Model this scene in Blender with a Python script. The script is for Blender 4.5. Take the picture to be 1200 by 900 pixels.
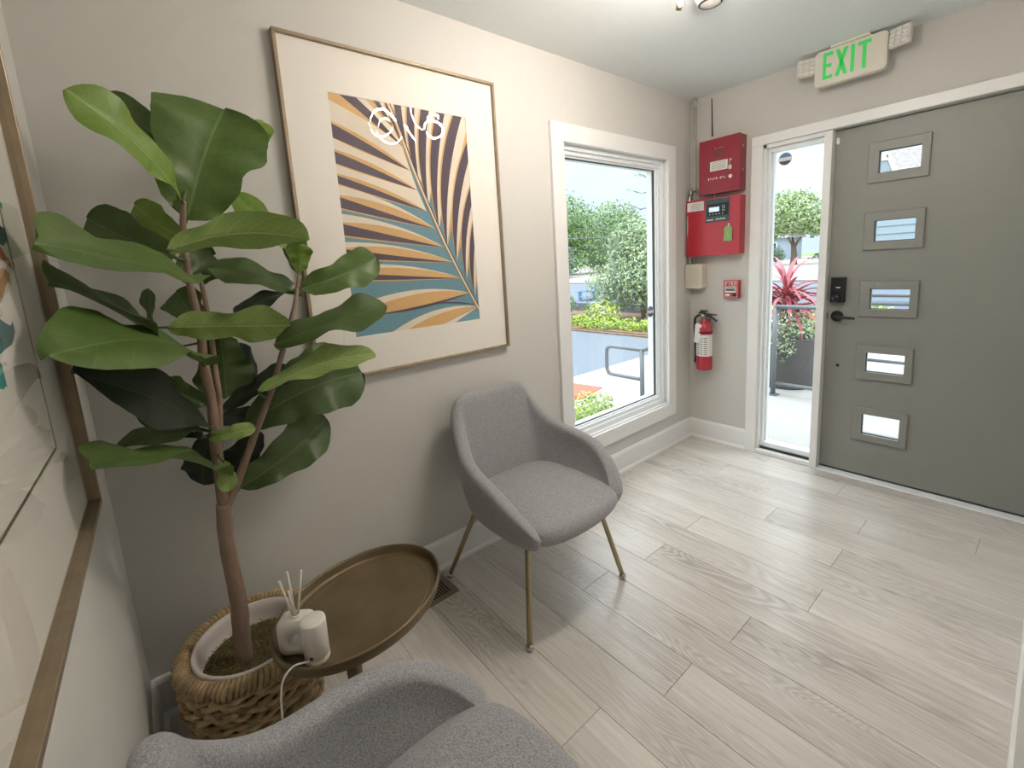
import bpy, bmesh, math, random
from mathutils import Vector, Matrix, noise
random.seed(7)
C = bpy.context.scene.collection
PI = math.pi
for o in list(bpy.data.objects):
    bpy.data.objects.remove(o)

# ---------------------------------------------------------------- camera
def make_camera():
    cd = bpy.data.cameras.new('camera'); co = bpy.data.objects.new('camera', cd); C.objects.link(co)
    yaw, pit, rol = CAMROT
    d = Vector((math.cos(pit)*math.cos(yaw), math.cos(pit)*math.sin(yaw), math.sin(pit)))
    r = Vector((math.sin(yaw), -math.cos(yaw), 0)); u = r.cross(d)
    c, s = math.cos(rol), math.sin(rol)
    R = c*r + s*u; U = -s*r + c*u
    m = Matrix(((R.x, U.x, -d.x), (R.y, U.y, -d.y), (R.z, U.z, -d.z))).to_4x4()
    m.translation = Vector(CAMPOS)
    co.matrix_world = m
    cd.sensor_width = 36; cd.lens = 530.83/1200*36
    cd.shift_y = -51.44/1200
    cd.clip_start = 0.004; cd.clip_end = 400
    bpy.context.scene.camera = co
CAMPOS = (-3.174004, -1.761040, 1.390590)
CAMROT = (0.886758, -0.163546, -0.061540)
make_camera()

# ---------------------------------------------------------------- sky, lights, exposure
sc = bpy.context.scene
sc.view_settings.view_transform = 'Standard'; sc.view_settings.look = 'None'
sc.view_settings.gamma = 1.0; sc.view_settings.use_curve_mapping = False
sc.view_settings.exposure = 0.45
LAMP_W = 26
SKY = 6.4
def make_world():
    w = bpy.data.worlds.new('overcast_sky'); sc.world = w; w.use_nodes = True
    nt = w.node_tree; nt.nodes.clear(); N = nt.nodes.new; L = nt.links.new
    out = N('ShaderNodeOutputWorld'); bg = N('ShaderNodeBackground'); L(bg.outputs[0], out.inputs[0])
    tc = N('ShaderNodeTexCoord'); sp = N('ShaderNodeSeparateXYZ'); L(tc.outputs['Generated'], sp.inputs[0])
    cr = N('ShaderNodeValToRGB'); L(sp.outputs['Z'], cr.inputs[0])
    e = cr.color_ramp.elements
    e[0].position = 0.0; e[0].color = (.104, .126, .142, 1)
    e[1].position = 0.95; e[1].color = (.66, .69, .72, 1)
    k = cr.color_ramp.elements.new(.25); k.color = (.142, .168, .190, 1)
    nz = N('ShaderNodeTexNoise'); nz.inputs['Scale'].default_value = 2.2; nz.inputs['Detail'].default_value = 4
    mp = N('ShaderNodeMapping'); mp.inputs['Scale'].default_value = (1, 1, 3.2)
    L(tc.outputs['Generated'], mp.inputs[0]); L(mp.outputs[0], nz.inputs['Vector'])
    mr = N('ShaderNodeMapRange'); L(nz.outputs[0], mr.inputs[0])
    mr.inputs[1].default_value = .35; mr.inputs[2].default_value = .7; mr.inputs[3].default_value = .88; mr.inputs[4].default_value = 1.1
    mx = N('ShaderNodeVectorMath'); mx.operation = 'SCALE'; L(cr.outputs[0], mx.inputs[0]); L(mr.outputs[0], mx.inputs['Scale'])
    L(mx.outputs[0], bg.inputs[0]); bg.inputs[1].default_value = SKY
make_world()
def portal(name, loc, rot, sx, sy):
    ld = bpy.data.lights.new(name, 'AREA'); ld.shape = 'RECTANGLE'; ld.size = sx; ld.size_y = sy
    ld.cycles.is_portal = True
    o = bpy.data.objects.new(name, ld); C.objects.link(o); o.location = loc; o.rotation_euler = rot
portal('window_portal', (-.81, .17, 1.18), (-PI/2, 0, 0), 1.0, 1.7)
portal('sidelight_portal', (.17, -.66, 1.02), (0, PI/2, 0), 1.95, .32)

# ---------------------------------------------------------------- material helpers
def lin(c):
    return tuple(((v/12.92) if v <= .04045 else ((v+.055)/1.055)**2.4) for v in [x/255 for x in c]) + (1,)
MATS = {}
def mat(name, rgb, rough=.6, metal=0.0, spec=.5, noise_amt=0.0, noise_scale=20, bump=0.0, bump_scale=80, emit=None, emit_s=0, coat=0, stretch=None, sheen=0, backmix=None, object_var=0):
    if name in MATS: return MATS[name]
    m = bpy.data.materials.new(name); m.use_nodes = True; MATS[name] = m
    nt = m.node_tree; b = nt.nodes['Principled BSDF']; N = nt.nodes.new; L = nt.links.new
    col = lin(rgb)
    b.inputs['Base Color'].default_value = col
    b.inputs['Roughness'].default_value = rough; b.inputs['Metallic'].default_value = metal
    b.inputs['Specular IOR Level'].default_value = spec
    if coat: b.inputs['Coat Weight'].default_value = coat; b.inputs['Coat Roughness'].default_value = .1
    if sheen: b.inputs['Sheen Weight'].default_value = sheen
    tc = N('ShaderNodeTexCoord'); src = tc.outputs['Object']
    if stretch:
        mp = N('ShaderNodeMapping'); mp.inputs['Scale'].default_value = stretch; L(src, mp.inputs[0]); src = mp.outputs[0]
    n = N('ShaderNodeTexNoise'); n.inputs['Scale'].default_value = noise_scale; n.inputs['Detail'].default_value = 5
    L(src, n.inputs['Vector'])
    last = None
    a = noise_amt if noise_amt else .03
    mr = N('ShaderNodeMapRange'); L(n.outputs[0], mr.inputs[0])
    mr.inputs[1].default_value = .3; mr.inputs[2].default_value = .7; mr.inputs[3].default_value = 1-a; mr.inputs[4].default_value = 1+a
    sv = N('ShaderNodeVectorMath'); sv.operation = 'SCALE'; sv.inputs[0].default_value = col[:3]; L(mr.outputs[0], sv.inputs['Scale'])
    last = sv.outputs[0]
    if object_var:
        oi = N('ShaderNodeObjectInfo'); m2 = N('ShaderNodeMapRange'); L(oi.outputs['Random'], m2.inputs[0])
        m2.inputs[3].default_value = 1-object_var; m2.inputs[4].default_value = 1+object_var
        s2 = N('ShaderNodeVectorMath'); s2.operation = 'SCALE'; L(last, s2.inputs[0]); L(m2.outputs[0], s2.inputs['Scale']); last = s2.outputs[0]
    L(last, b.inputs['Base Color'])
    if bump:
        n2 = N('ShaderNodeTexNoise'); n2.inputs['Scale'].default_value = bump_scale; n2.inputs['Detail'].default_value = 3
        L(src, n2.inputs['Vector'])
        bp = N('ShaderNodeBump'); bp.inputs['Strength'].default_value = bump; bp.inputs['Distance'].default_value = .004
        L(n2.outputs[0], bp.inputs['Height']); L(bp.outputs[0], b.inputs['Normal'])
    if emit:
        b.inputs['Emission Color'].default_value = lin(emit); b.inputs['Emission Strength'].default_value = emit_s
    return m

M = {}
M['wall'] = mat('greige_wall_paint', (203, 200, 194), .75, spec=.3, bump=.12, bump_scale=220, noise_amt=.01)
M['wall_left'] = mat('pale_wall_paint', (214, 212, 206), .55, spec=.4, bump=.1, bump_scale=220, noise_amt=.01)
M['ceiling'] = mat('ceiling_paint', (229, 233, 232), .85, spec=.2, bump=.1, bump_scale=180, noise_amt=.01)
M['trim'] = mat('white_trim_paint', (232, 231, 229), .38, noise_amt=.008)
M['vinyl'] = mat('white_vinyl', (236, 239, 241), .32, noise_amt=.005)
M['door'] = mat('grey_door_paint', (138, 138, 132), .40, bump=.25, bump_scale=160, noise_amt=.015)
M['black'] = mat('black_metal', (26, 26, 28), .35)
M['gasket'] = mat('dark_gasket', (48, 46, 46), .6)
M['chrome'] = mat('chrome', (205, 203, 198), .22, metal=1)
M['brass'] = mat('satin_brass', (172, 158, 122), .33, metal=1, noise_amt=.04)
M['frame'] = mat('champagne_frame', (152, 136, 114), .42, metal=.6, noise_amt=.12, noise_scale=30, stretch=(1, 1, 1))
M['bronze'] = mat('antique_bronze', (112, 97, 72), .45, metal=.55, noise_amt=.22, noise_scale=7, bump=.15, bump_scale=300)
M['red'] = mat('fire_red_enamel', (142, 26, 48), .32, coat=.3, noise_amt=.02)
M['red2'] = mat('bright_red_enamel', (178, 38, 54), .3, coat=.4, noise_amt=.02)
M['beige'] = mat('beige_box_paint', (205, 199, 180), .5)
M['conduit'] = mat('painted_conduit', (176, 171, 162), .5)
M['steel'] = mat('galvanised_steel', (170, 170, 168), .35, metal=.8)
M['white'] = mat('white_plastic', (228, 225, 219), .4, noise_amt=.01)
M['signwhite'] = mat('exit_sign_plastic', (216, 210, 196), .5, noise_amt=.01)
M['ceramic'] = mat('white_ceramic', (232, 227, 219), .3, noise_amt=.01)
M['pot'] = mat('matte_white_pot', (222, 214, 208), .5, noise_amt=.02)
M['paper'] = mat('mat_board', (236, 230, 224), .85, noise_amt=.01)
M['label'] = mat('paper_label', (226, 222, 218), .6)
M['ink'] = mat('label_ink', (120, 116, 118), .6)
M['pgrey'] = mat('panel_charcoal', (72, 78, 84), .45)
M['screen'] = mat('lit_display', (190, 205, 225), .3, emit=(196, 214, 236), emit_s=.55)
M['green'] = mat('green_tag', (138, 166, 104), .55)
M['greenlit'] = mat('lit_exit_green', (60, 176, 84), .4, emit=(50, 200, 90), emit_s=.28)
M['reed'] = mat('white_reed', (224, 217, 206), .6)
M['bark'] = mat('fig_bark', (142, 118, 102), .75, noise_amt=.22, noise_scale=40, bump=.7, bump_scale=90, stretch=(1, 1, .35))
M['twig'] = mat('green_stem', (92, 104, 58), .6, noise_amt=.15)
M['moss'] = mat('dark_moss', (92, 80, 50), .95, noise_amt=.5, noise_scale=120, bump=1, bump_scale=150)
M['mossbit'] = mat('moss_sprigs', (122, 112, 66), .9, noise_amt=.5, noise_scale=60)
M['straw'] = mat('seagrass', (176, 152, 114), .75, noise_amt=.3, noise_scale=28, bump=.6, bump_scale=160)
M['straw2'] = mat('seagrass_dark_weave', (148, 124, 90), .8, noise_amt=.35, noise_scale=28, bump=.6, bump_scale=160)  # darker seagrass tone for the liner and every third row
M['vent'] = mat('taupe_vent', (128, 118, 104), .45, metal=.3)
M['dark'] = mat('duct_dark', (22, 20, 19), .8)
M['ribbon'] = mat('led_ribbon', (255, 236, 205), .4, emit=(255, 245, 236), emit_s=165)
# exterior
M['concrete'] = mat('concrete', (158, 157, 153), .9, noise_amt=.06, noise_scale=3, bump=.2)
M['asphalt'] = mat('asphalt', (104, 112, 122), .85, noise_amt=.08, noise_scale=20, bump=.4)
M['lawn'] = mat('lawn_grass', (122, 146, 66), .95, noise_amt=.3, noise_scale=6, bump=.8)
M['road'] = mat('pale_road', (150, 145, 138), .9, noise_amt=.05, noise_scale=1)
M['redpad'] = mat('red_tactile_paving', (206, 96, 78), .85, noise_amt=.08)
M['mulch'] = mat('mulch', (120, 96, 76), .95, noise_amt=.3, noise_scale=10)
M['rail'] = mat('grey_railing_paint', (112, 116, 120), .45, metal=.2)
M['leafA'] = mat('outdoor_leaf_mid', (138, 166, 98), .7, noise_amt=.35, noise_scale=1.2)
M['leafB'] = mat('outdoor_leaf_sage', (172, 184, 146), .7, noise_amt=.3, noise_scale=2)
M['leafC'] = mat('outdoor_leaf_lime', (172, 190, 70), .7, noise_amt=.25, noise_scale=3)
M['leafD'] = mat('outdoor_leaf_dark', (94, 122, 88), .75, noise_amt=.35, noise_scale=1)
M['leafE'] = mat('outdoor_leaf_bluegreen', (128, 148, 134), .75, noise_amt=.3, noise_scale=2)
M['petal'] = mat('white_petals', (238, 236, 226), .7)
M['cordy'] = mat('red_cordyline_leaf', (176, 92, 104), .5, noise_amt=.35, noise_scale=9)
M['trunk'] = mat('outdoor_bark', (112, 98, 84), .9, noise_amt=.2)
M['planter'] = mat('grey_planter', (98, 95, 94), .7, noise_amt=.05)
M['siding'] = mat('pale_blue_siding', (156, 168, 182), .7)
M['shingle'] = mat('grey_shingles', (150, 144, 143), .9, noise_amt=.18, noise_scale=9, bump=.4)
M['blue'] = mat('blue_paint', (96, 140, 176), .6)
M['glassdark'] = mat('house_glass', (70, 82, 94), .15)

def fabric():
    m = bpy.data.materials.new('grey_heather_fabric'); m.use_nodes = True
    nt = m.node_tree; b = nt.nodes['Principled BSDF']; N = nt.nodes.new; L = nt.links.new
    b.inputs['Roughness'].default_value = .92; b.inputs['Specular IOR Level'].default_value = .2
    b.inputs['Sheen Weight'].default_value = .25; b.inputs['Sheen Roughness'].default_value = .5
    tc = N('ShaderNodeTexCoord')
    hs = []
    for s in ((1500, 260, 300), (300, 1500, 260), (260, 300, 1500)):
        mp = N('ShaderNodeMapping'); mp.inputs['Scale'].default_value = s; L(tc.outputs['Object'], mp.inputs[0])
        n = N('ShaderNodeTexNoise'); n.inputs['Scale'].default_value = 1.0; n.inputs['Detail'].default_value = 2; L(mp.outputs[0], n.inputs['Vector']); hs.append(n.outputs[0])
    a = N('ShaderNodeMath'); a.operation = 'ADD'; L(hs[0], a.inputs[0]); L(hs[1], a.inputs[1])
    a2 = N('ShaderNodeMath'); a2.operation = 'ADD'; L(a.outputs[0], a2.inputs[0]); L(hs[2], a2.inputs[1])
    mr = N('ShaderNodeMapRange'); L(a2.outputs[0], mr.inputs[0]); mr.inputs[1].default_value = 1.2; mr.inputs[2].default_value = 1.8
    mx = N('ShaderNodeMix'); mx.data_type = 'RGBA'; L(mr.outputs[0], mx.inputs['Factor'])
    mx.inputs['A'].default_value = lin((112, 111, 112)); mx.inputs['B'].default_value = lin((186, 186, 188))
    L(mx.outputs['Result'], b.inputs['Base Color'])
    bp = N('ShaderNodeBump'); bp.inputs['Strength'].default_value = .45; bp.inputs['Distance'].default_value = .0015
    L(a2.outputs[0], bp.inputs['Height']); L(bp.outputs[0], b.inputs['Normal'])
    return m
M['fabric'] = fabric()

def glass(name, tint=(1, 1, 1), ior=1.45, mult=1.0):
    m = bpy.data.materials.new(name); m.use_nodes = True; nt = m.node_tree; nt.nodes.clear(); N = nt.nodes.new; L = nt.links.new
    out = N('ShaderNodeOutputMaterial'); t = N('ShaderNodeBsdfTransparent'); g = N('ShaderNodeBsdfGlossy'); g.inputs['Roughness'].default_value = .0
    t.inputs[0].default_value = (*tint, 1)
    f = N('ShaderNodeFresnel'); f.inputs[0].default_value = ior
    geo = N('ShaderNodeNewGeometry')
    # front faces only reflect, so that the two sides of the pane do not double up
    mu = N('ShaderNodeMath'); mu.operation = 'SUBTRACT'; mu.inputs[0].default_value = 1.0; L(geo.outputs['Backfacing'], mu.inputs[1])
    m2 = N('ShaderNodeMath'); m2.operation = 'MULTIPLY'; L(f.outputs[0], m2.inputs[0]); L(mu.outputs[0], m2.inputs[1])
    m3 = N('ShaderNodeMath'); m3.operation = 'MULTIPLY'; m3.inputs[1].default_value = mult; m3.use_clamp = True; L(m2.outputs[0], m3.inputs[0])
    mx = N('ShaderNodeMixShader'); L(m3.outputs[0], mx.inputs[0]); L(t.outputs[0], mx.inputs[1]); L(g.outputs[0], mx.inputs[2]); L(mx.outputs[0], out.inputs[0])
    return m
M['glass'] = glass('window_glass', (.97, .99, .99))
M['pglass'] = glass('picture_glass', (.99, .99, .98))

def wood():
    m = bpy.data.materials.new('pale_oak_plank'); m.use_nodes = True
    nt = m.node_tree; b = nt.nodes['Principled BSDF']; N = nt.nodes.new; L = nt.links.new
    b.inputs['Roughness'].default_value = .27; b.inputs['Specular IOR Level'].default_value = .6
    tc = N('ShaderNodeTexCoord'); oi = N('ShaderNodeObjectInfo')
    mul = N('ShaderNodeMath'); mul.operation = 'MULTIPLY'; mul.inputs[1].default_value = 37.0; L(oi.outputs['Random'], mul.inputs[0])
    off = N('ShaderNodeCombineXYZ'); L(mul.outputs[0], off.inputs[0]); L(mul.outputs[0], off.inputs[1]); L(mul.outputs[0], off.inputs[2])
    ad = N('ShaderNodeVectorMath'); ad.operation = 'ADD'; L(tc.outputs['Object'], ad.inputs[0]); L(off.outputs[0], ad.inputs[1])
    def nz(scale, sx, detail=4, rough=.5, dist=0):
        mp = N('ShaderNodeMapping'); mp.inputs['Scale'].default_value = sx; L(ad.outputs[0], mp.inputs[0])
        n = N('ShaderNodeTexNoise'); n.inputs['Scale'].default_value = scale; n.inputs['Detail'].default_value = detail
        n.inputs['Roughness'].default_value = rough; n.inputs['Distortion'].default_value = dist; L(mp.outputs[0], n.inputs['Vector']); return n.outputs[0]
    # cathedral grain: contour lines of a stretched noise field
    f1 = nz(1.0, (8.5, 1.5, 1), 1.0, .4, .35)
    k = N('ShaderNodeMath'); k.operation = 'MULTIPLY'; k.inputs[1].default_value = 170; L(f1, k.inputs[0])
    sn = N('ShaderNodeMath'); sn.operation = 'SINE'; L(k.outputs[0], sn.inputs[0])
    g = N('ShaderNodeMapRange'); L(sn.outputs[0], g.inputs[0]); g.inputs[1].default_value = -1; g.inputs[2].default_value = 1
    # grain is strong in patches only
    pm = nz(1.0, (3.0, 1.1, 1), 2)
    pr = N('ShaderNodeMapRange'); L(pm, pr.inputs[0]); pr.inputs[1].default_value = .46; pr.inputs[2].default_value = .66
    gs = N('ShaderNodeMath'); gs.operation = 'MULTIPLY'; L(g.outputs[0], gs.inputs[0]); L(pr.outputs[0], gs.inputs[1])
    fine = nz(1.0, (300, 11, 1), 4, .7)
    med = nz(1.0, (85, 3.0, 1), 5, .65)
    # knots
    kn = N('ShaderNodeTexVoronoi'); mpk = N('ShaderNodeMapping'); mpk.inputs['Scale'].default_value = (3.2, 1.15, 1); L(ad.outputs[0], mpk.inputs[0]); L(mpk.outputs[0], kn.inputs['Vector']); kn.inputs['Scale'].default_value = 1.0
    kr = N('ShaderNodeMapRange'); L(kn.outputs['Distance'], kr.inputs[0]); kr.inputs[1].default_value = .02; kr.inputs[2].default_value = .13; kr.inputs[3].default_value = 1; kr.inputs[4].default_value = 0
    kc = N('ShaderNodeSeparateColor'); L(kn.outputs['Color'], kc.inputs[0])
    kg = N('ShaderNodeMath'); kg.operation = 'GREATER_THAN'; kg.inputs[1].default_value = .62; L(kc.outputs[0], kg.inputs[0])
    km = N('ShaderNodeMath'); km.operation = 'MULTIPLY'; L(kr.outputs[0], km.inputs[0]); L(kg.outputs[0], km.inputs[1])
    # combine into darkness
    def madd(a, s, prev):
        x = N('ShaderNodeMath'); x.operation = 'MULTIPLY_ADD'; L(a, x.inputs[0]); x.inputs[1].default_value = s
        if prev is None: x.inputs[2].default_value = 0
        else: L(prev, x.inputs[2])
        return x.outputs[0]
    d = madd(gs.outputs[0], .30, None); d = madd(fine, .55, d); d = madd(med, .75, d); d = madd(km.outputs[0], .6, d); d = madd(pm, .35, d)
    d = madd(oi.outputs['Random'], .16, d)
    rp = N('ShaderNodeValToRGB'); L(d, rp.inputs[0]); e = rp.color_ramp.elements
    e[0].position = .62; e[0].color = lin((226, 221, 213)); e[1].position = 1.55; e[1].color = lin((122, 108, 98))
    mrr = N('ShaderNodeMapRange'); L(d, mrr.inputs[0]); mrr.inputs[1].default_value = .62; mrr.inputs[2].default_value = 1.75
    L(mrr.outputs[0], rp.inputs[0]); e[0].position = 0; e[1].position = 1
    L(rp.outputs[0], b.inputs['Base Color'])
    bp = N('ShaderNodeBump'); bp.inputs['Strength'].default_value = .12; bp.inputs['Distance'].default_value = .002; L(fine, bp.inputs['Height']); L(bp.outputs[0], b.inputs['Normal'])
    return m
M['wood'] = wood()

LEAFCOL = [((136, 160, 88), (176, 192, 132)), ((116, 144, 58), (142, 166, 84)), ((88, 112, 52), (110, 134, 72)), ((74, 94, 48), (94, 112, 68)), ((44, 52, 40), (66, 76, 60))]  # near-black last pair has the shade of leaf undersides put into its colour
def leafmat(i):
    a, bcol = LEAFCOL[i]
    m = bpy.data.materials.new('fig_leaf_' + ('pale', 'lime', 'mid', 'deep', 'shaded')[i]); m.use_nodes = True
    nt = m.node_tree; b = nt.nodes['Principled BSDF']; N = nt.nodes.new; L = nt.links.new
    b.inputs['Roughness'].default_value = .42; b.inputs['Specular IOR Level'].default_value = .5
    uv = N('ShaderNodeUVMap'); sp = N('ShaderNodeSeparateXYZ'); L(uv.outputs[0], sp.inputs[0])
    def mth(op, a_, b_=None, c_=None):
        x = N('ShaderNodeMath'); x.operation = op
        for k_, v in enumerate((a_, b_, c_)):
            if v is None: continue
            if isinstance(v, (int, float)): x.inputs[k_].default_value = v
            else: L(v, x.inputs[k_])
        return x.outputs[0]
    u = mth('ABSOLUTE', mth('SUBTRACT', sp.outputs[0], .5))          # 0 at the midrib, .5 at the margin
    mid = mth('LESS_THAN', u, .011)
    ph = mth('FRACT', mth('MULTIPLY', mth('SUBTRACT', sp.outputs[1], mth('MULTIPLY', u, .42)), 6.5))
    vein = mth('LESS_THAN', mth('ABSOLUTE', mth('SUBTRACT', ph, .5)), .024)
    v = mth('MAXIMUM', mid, mth('MULTIPLY', vein, (.5 if i == 0 else .3)))
    n = N('ShaderNodeTexNoise'); n.inputs['Scale'].default_value = 22; n.inputs['Detail'].default_value = 3
    mrn = N('ShaderNodeMapRange'); L(n.outputs[0], mrn.inputs[0]); mrn.inputs[3].default_value = .78; mrn.inputs[4].default_value = 1.2
    sc_ = N('ShaderNodeVectorMath'); sc_.operation = 'SCALE'; sc_.inputs[0].default_value = lin(a)[:3]; L(mrn.outputs[0], sc_.inputs['Scale'])
    mx = N('ShaderNodeMix'); mx.data_type = 'RGBA'; L(v, mx.inputs['Factor']); L(sc_.outputs[0], mx.inputs['A']); mx.inputs['B'].default_value = lin(bcol)
    L(mx.outputs['Result'], b.inputs['Base Color'])
    hb = mth('ADD', mth('MULTIPLY', mth('ABSOLUTE', mth('SUBTRACT', ph, .5)), .6), mth('MULTIPLY', mid, .5))
    bp = N('ShaderNodeBump'); bp.inputs['Strength'].default_value = .35; bp.inputs['Distance'].default_value = .004; L(hb, bp.inputs['Height']); L(bp.outputs[0], b.inputs['Normal'])
    tr = N('ShaderNodeBsdfTranslucent'); L(mx.outputs['Result'], tr.inputs[0])
    ms = N('ShaderNodeMixShader'); ms.inputs[0].default_value = .22; out = nt.nodes['Material Output']
    L(b.outputs[0], ms.inputs[1]); L(tr.outputs[0], ms.inputs[2]); L(ms.outputs[0], out.inputs[0])
    return m
for i in range(5): M['leaf%d' % i] = leafmat(i)

# ---------------------------------------------------------------- mesh helpers
def V(*a): return Vector(a)
class B:
    def __init__(s): s.bm = bmesh.new(); s.smooth = False; s.uv = None
    def _add(s, t):
        me = bpy.data.meshes.new('tmp'); t.to_mesh(me); t.free(); s.bm.from_mesh(me); bpy.data.meshes.remove(me); return s
    def box(s, x0, x1, y0, y1, z0, z1, bev=0, seg=2, rot=None, mi=0):
        t = bmesh.new(); bmesh.ops.create_cube(t, size=1)
        bmesh.ops.scale(t, vec=(abs(x1-x0), abs(y1-y0), abs(z1-z0)), verts=t.verts)
        if bev: bmesh.ops.bevel(t, geom=list(t.edges), offset=bev, segments=seg, affect='EDGES', profile=.6)
        if rot: bmesh.ops.transform(t, matrix=rot, verts=t.verts)
        bmesh.ops.translate(t, vec=((x0+x1)/2, (y0+y1)/2, (z0+z1)/2), verts=t.verts)
        for f in t.faces: f.material_index = mi; f.smooth = False
        return s._add(t)
    def tube(s, pts, r, n=10, closed=False, mi=0, cap=True, flat=None):
        pts = [Vector(p) for p in pts]; m = len(pts); t = bmesh.new(); rings = []
        rr = r if isinstance(r, (list, tuple)) else [r]*m
        up = Vector((0, 0, 1)); prev = None
        for i, p in enumerate(pts):
            a = pts[i-1] if (i > 0 or closed) else pts[0]; b_ = pts[(i+1) % m] if (i < m-1 or closed) else pts[-1]
            d = (b_-a).normalized()
            if prev is None:
                x = d.cross(up)
                if x.length < .05: x = d.cross(Vector((1, 0, 0)))
                x.normalize()
            else:
                x = prev - d*prev.dot(d); x.normalize()
            prev = x; y = d.cross(x)
            ring = []
            for k in range(n):
                th = 2*PI*k/n
                cx_, cy_ = math.cos(th)*rr[i], math.sin(th)*rr[i]
                if flat: cx_ *= flat[0]; cy_ *= flat[1]
                ring.append(t.verts.new(p + x*cx_ + y*cy_))
            rings.append(ring)
        rng = range(m if closed else m-1)
        for i in rng:
            A, D = rings[i], rings[(i+1) % m]
            for k in range(n):
                f = t.faces.new((A[k], A[(k+1) % n], D[(k+1) % n], D[k])); f.smooth = True; f.material_index = mi
        if cap and not closed:
            f = t.faces.new(rings[0][::-1]); f.material_index = mi
            f = t.faces.new(rings[-1]); f.material_index = mi
        bmesh.ops.recalc_face_normals(t, faces=t.faces)
        return s._add(t)
    def lathe(s, prof, n=32, c=(0, 0, 0), mi=0, axis='Z', sy=1):
        t = bmesh.new(); rings = []
        for r, z in prof:
            if r < 1e-5: rings.append([t.verts.new((0, 0, z))])
            else: rings.append([t.verts.new((r*math.cos(2*PI*k/n), sy*r*math.sin(2*PI*k/n), z)) for k in range(n)])
        for A, D in zip(rings, rings[1:]):
            for k in range(n):
                a1, a2 = A[k % len(A)], A[(k+1) % len(A)]; b1, b2 = D[k % len(D)], D[(k+1) % len(D)]
                vs = []
                for q in (a1, a2, b2, b1):
                    if q not in vs: vs.append(q)
                if len(vs) > 2:
                    f = t.faces.new(vs); f.smooth = True; f.material_index = mi
        bmesh.ops.recalc_face_normals(t, faces=t.faces)
        if axis == 'X': bmesh.ops.rotate(t, matrix=Matrix.Rotation(PI/2, 3, 'Y'), verts=t.verts)
        if axis == '-X': bmesh.ops.rotate(t, matrix=Matrix.Rotation(-PI/2, 3, 'Y'), verts=t.verts)
        if axis == 'Y': bmesh.ops.rotate(t, matrix=Matrix.Rotation(-PI/2, 3, 'X'), verts=t.verts)
        bmesh.ops.translate(t, vec=c, verts=t.verts)
        return s._add(t)
    def poly(s, pts, mi=0):
        vs = [s.bm.verts.new(p) for p in pts]; f = s.bm.faces.new(vs); f.material_index = mi; return f
    def prism(s, pts, d, mi=0):
        """closed outline pts (3D) extruded by vector d"""
        d = Vector(d); n = len(pts); t = bmesh.new()
        a = [t.verts.new(p) for p in pts]; b_ = [t.verts.new(Vector(p)+d) for p in pts]
        t.faces.new(a); t.faces.new(b_[::-1])
        for i in range(n): t.faces.new((a[i], b_[i], b_[(i+1) % n], a[(i+1) % n]))
        for f in t.faces: f.material_index = mi
        bmesh.ops.recalc_face_normals(t, faces=t.faces)
        return s._add(t)
    def text(s, body, size, mtx, depth=.001, mi=0, spacing=1.0):
        cu = bpy.data.curves.new('t', 'FONT'); cu.body = body; cu.size = size; cu.extrude = depth/2; cu.align_x = 'CENTER'; cu.align_y = 'CENTER'; cu.space_character = spacing
        cu.resolution_u = 3
        o = bpy.data.objects.new('t', cu); C.objects.link(o); bpy.context.view_layer.update()
        me = o.evaluated_get(bpy.context.evaluated_depsgraph_get()).to_mesh()
        t = bmesh.new(); t.from_mesh(me); bmesh.ops.transform(t, matrix=mtx, verts=t.verts)
        for f in t.faces: f.material_index = mi
        bpy.data.objects.remove(o); bpy.data.curves.remove(cu)
        return s._add(t)
    def build(s, name, mats, parent=None, loc=None, sub=0, label=None, cat=None, group=None, kind=None, smooth_all=False):
        me = bpy.data.meshes.new(name)
        s.bm.to_mesh(me); s.bm.free()
        if smooth_all:
            for p in me.polygons: p.use_smooth = True
        if not isinstance(mats, (list, tuple)): mats = [mats]
        for m in mats: me.materials.append(m)
        o = bpy.data.objects.new(name, me); C.objects.link(o)
        if parent: o.parent = parent
        if loc: o.location = loc
        if sub:
            md = o.modifiers.new('sub', 'SUBSURF'); md.levels = sub; md.render_levels = sub
        if label: o['label'] = label
        if cat: o['category'] = cat
        if group: o['group'] = group
        if kind: o['kind'] = kind
        return o
def thing(name, label, cat, loc=(0, 0, 0), rz=0, group=None, kind=None):
    o = bpy.data.objects.new(name, None); C.objects.link(o); o.location = loc; o.rotation_euler = (0, 0, rz); o.empty_display_size = .1
    if label: o['label'] = label
    if cat: o['category'] = cat
    if group: o['group'] = group
    if kind: o['kind'] = kind
    return o
def catmull(pts, n=6, closed=False):
    P = [Vector(p) for p in pts]; m = len(P); out = []
    for i in range(m if closed else m-1):
        p0 = P[(i-1) % m] if (closed or i > 0) else P[0]; p1 = P[i]; p2 = P[(i+1) % m]; p3 = P[(i+2) % m] if (closed or i < m-2) else P[-1]
        for k in range(n):
            t = k/n
            out.append(.5*((2*p1) + (-p0+p2)*t + (2*p0-5*p1+4*p2-p3)*t*t + (-p0+3*p1-3*p2+p3)*t**3))
    if not closed: out.append(P[-1])
    return out
def frame_rect(b, ax, a0, a1, z0, z1, w, d0, d1, bev=0, mi=0, wb=None):
    """four bars round the rectangle a0..a1 x z0..z1 (outer edge), w wide, from depth d0 to d1; ax is the wall plane axis ('y' for wall at constant y)"""
    wb = w if wb is None else wb
    def bx(p0, p1, q0, q1):
        if ax == 'y': b.box(p0, p1, d0, d1, q0, q1, bev, 1, mi=mi)
        else: b.box(d0, d1, p0, p1, q0, q1, bev, 1, mi=mi)
    bx(a0, a0+w, z0+wb, z1-w); bx(a1-w, a1, z0+wb, z1-w); bx(a0, a1, z1-w, z1); bx(a0, a1, z0, z0+wb)

# ================================================================ STRUCTURE
H = 2.44; XL = -3.322; YN = -1.787
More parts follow.
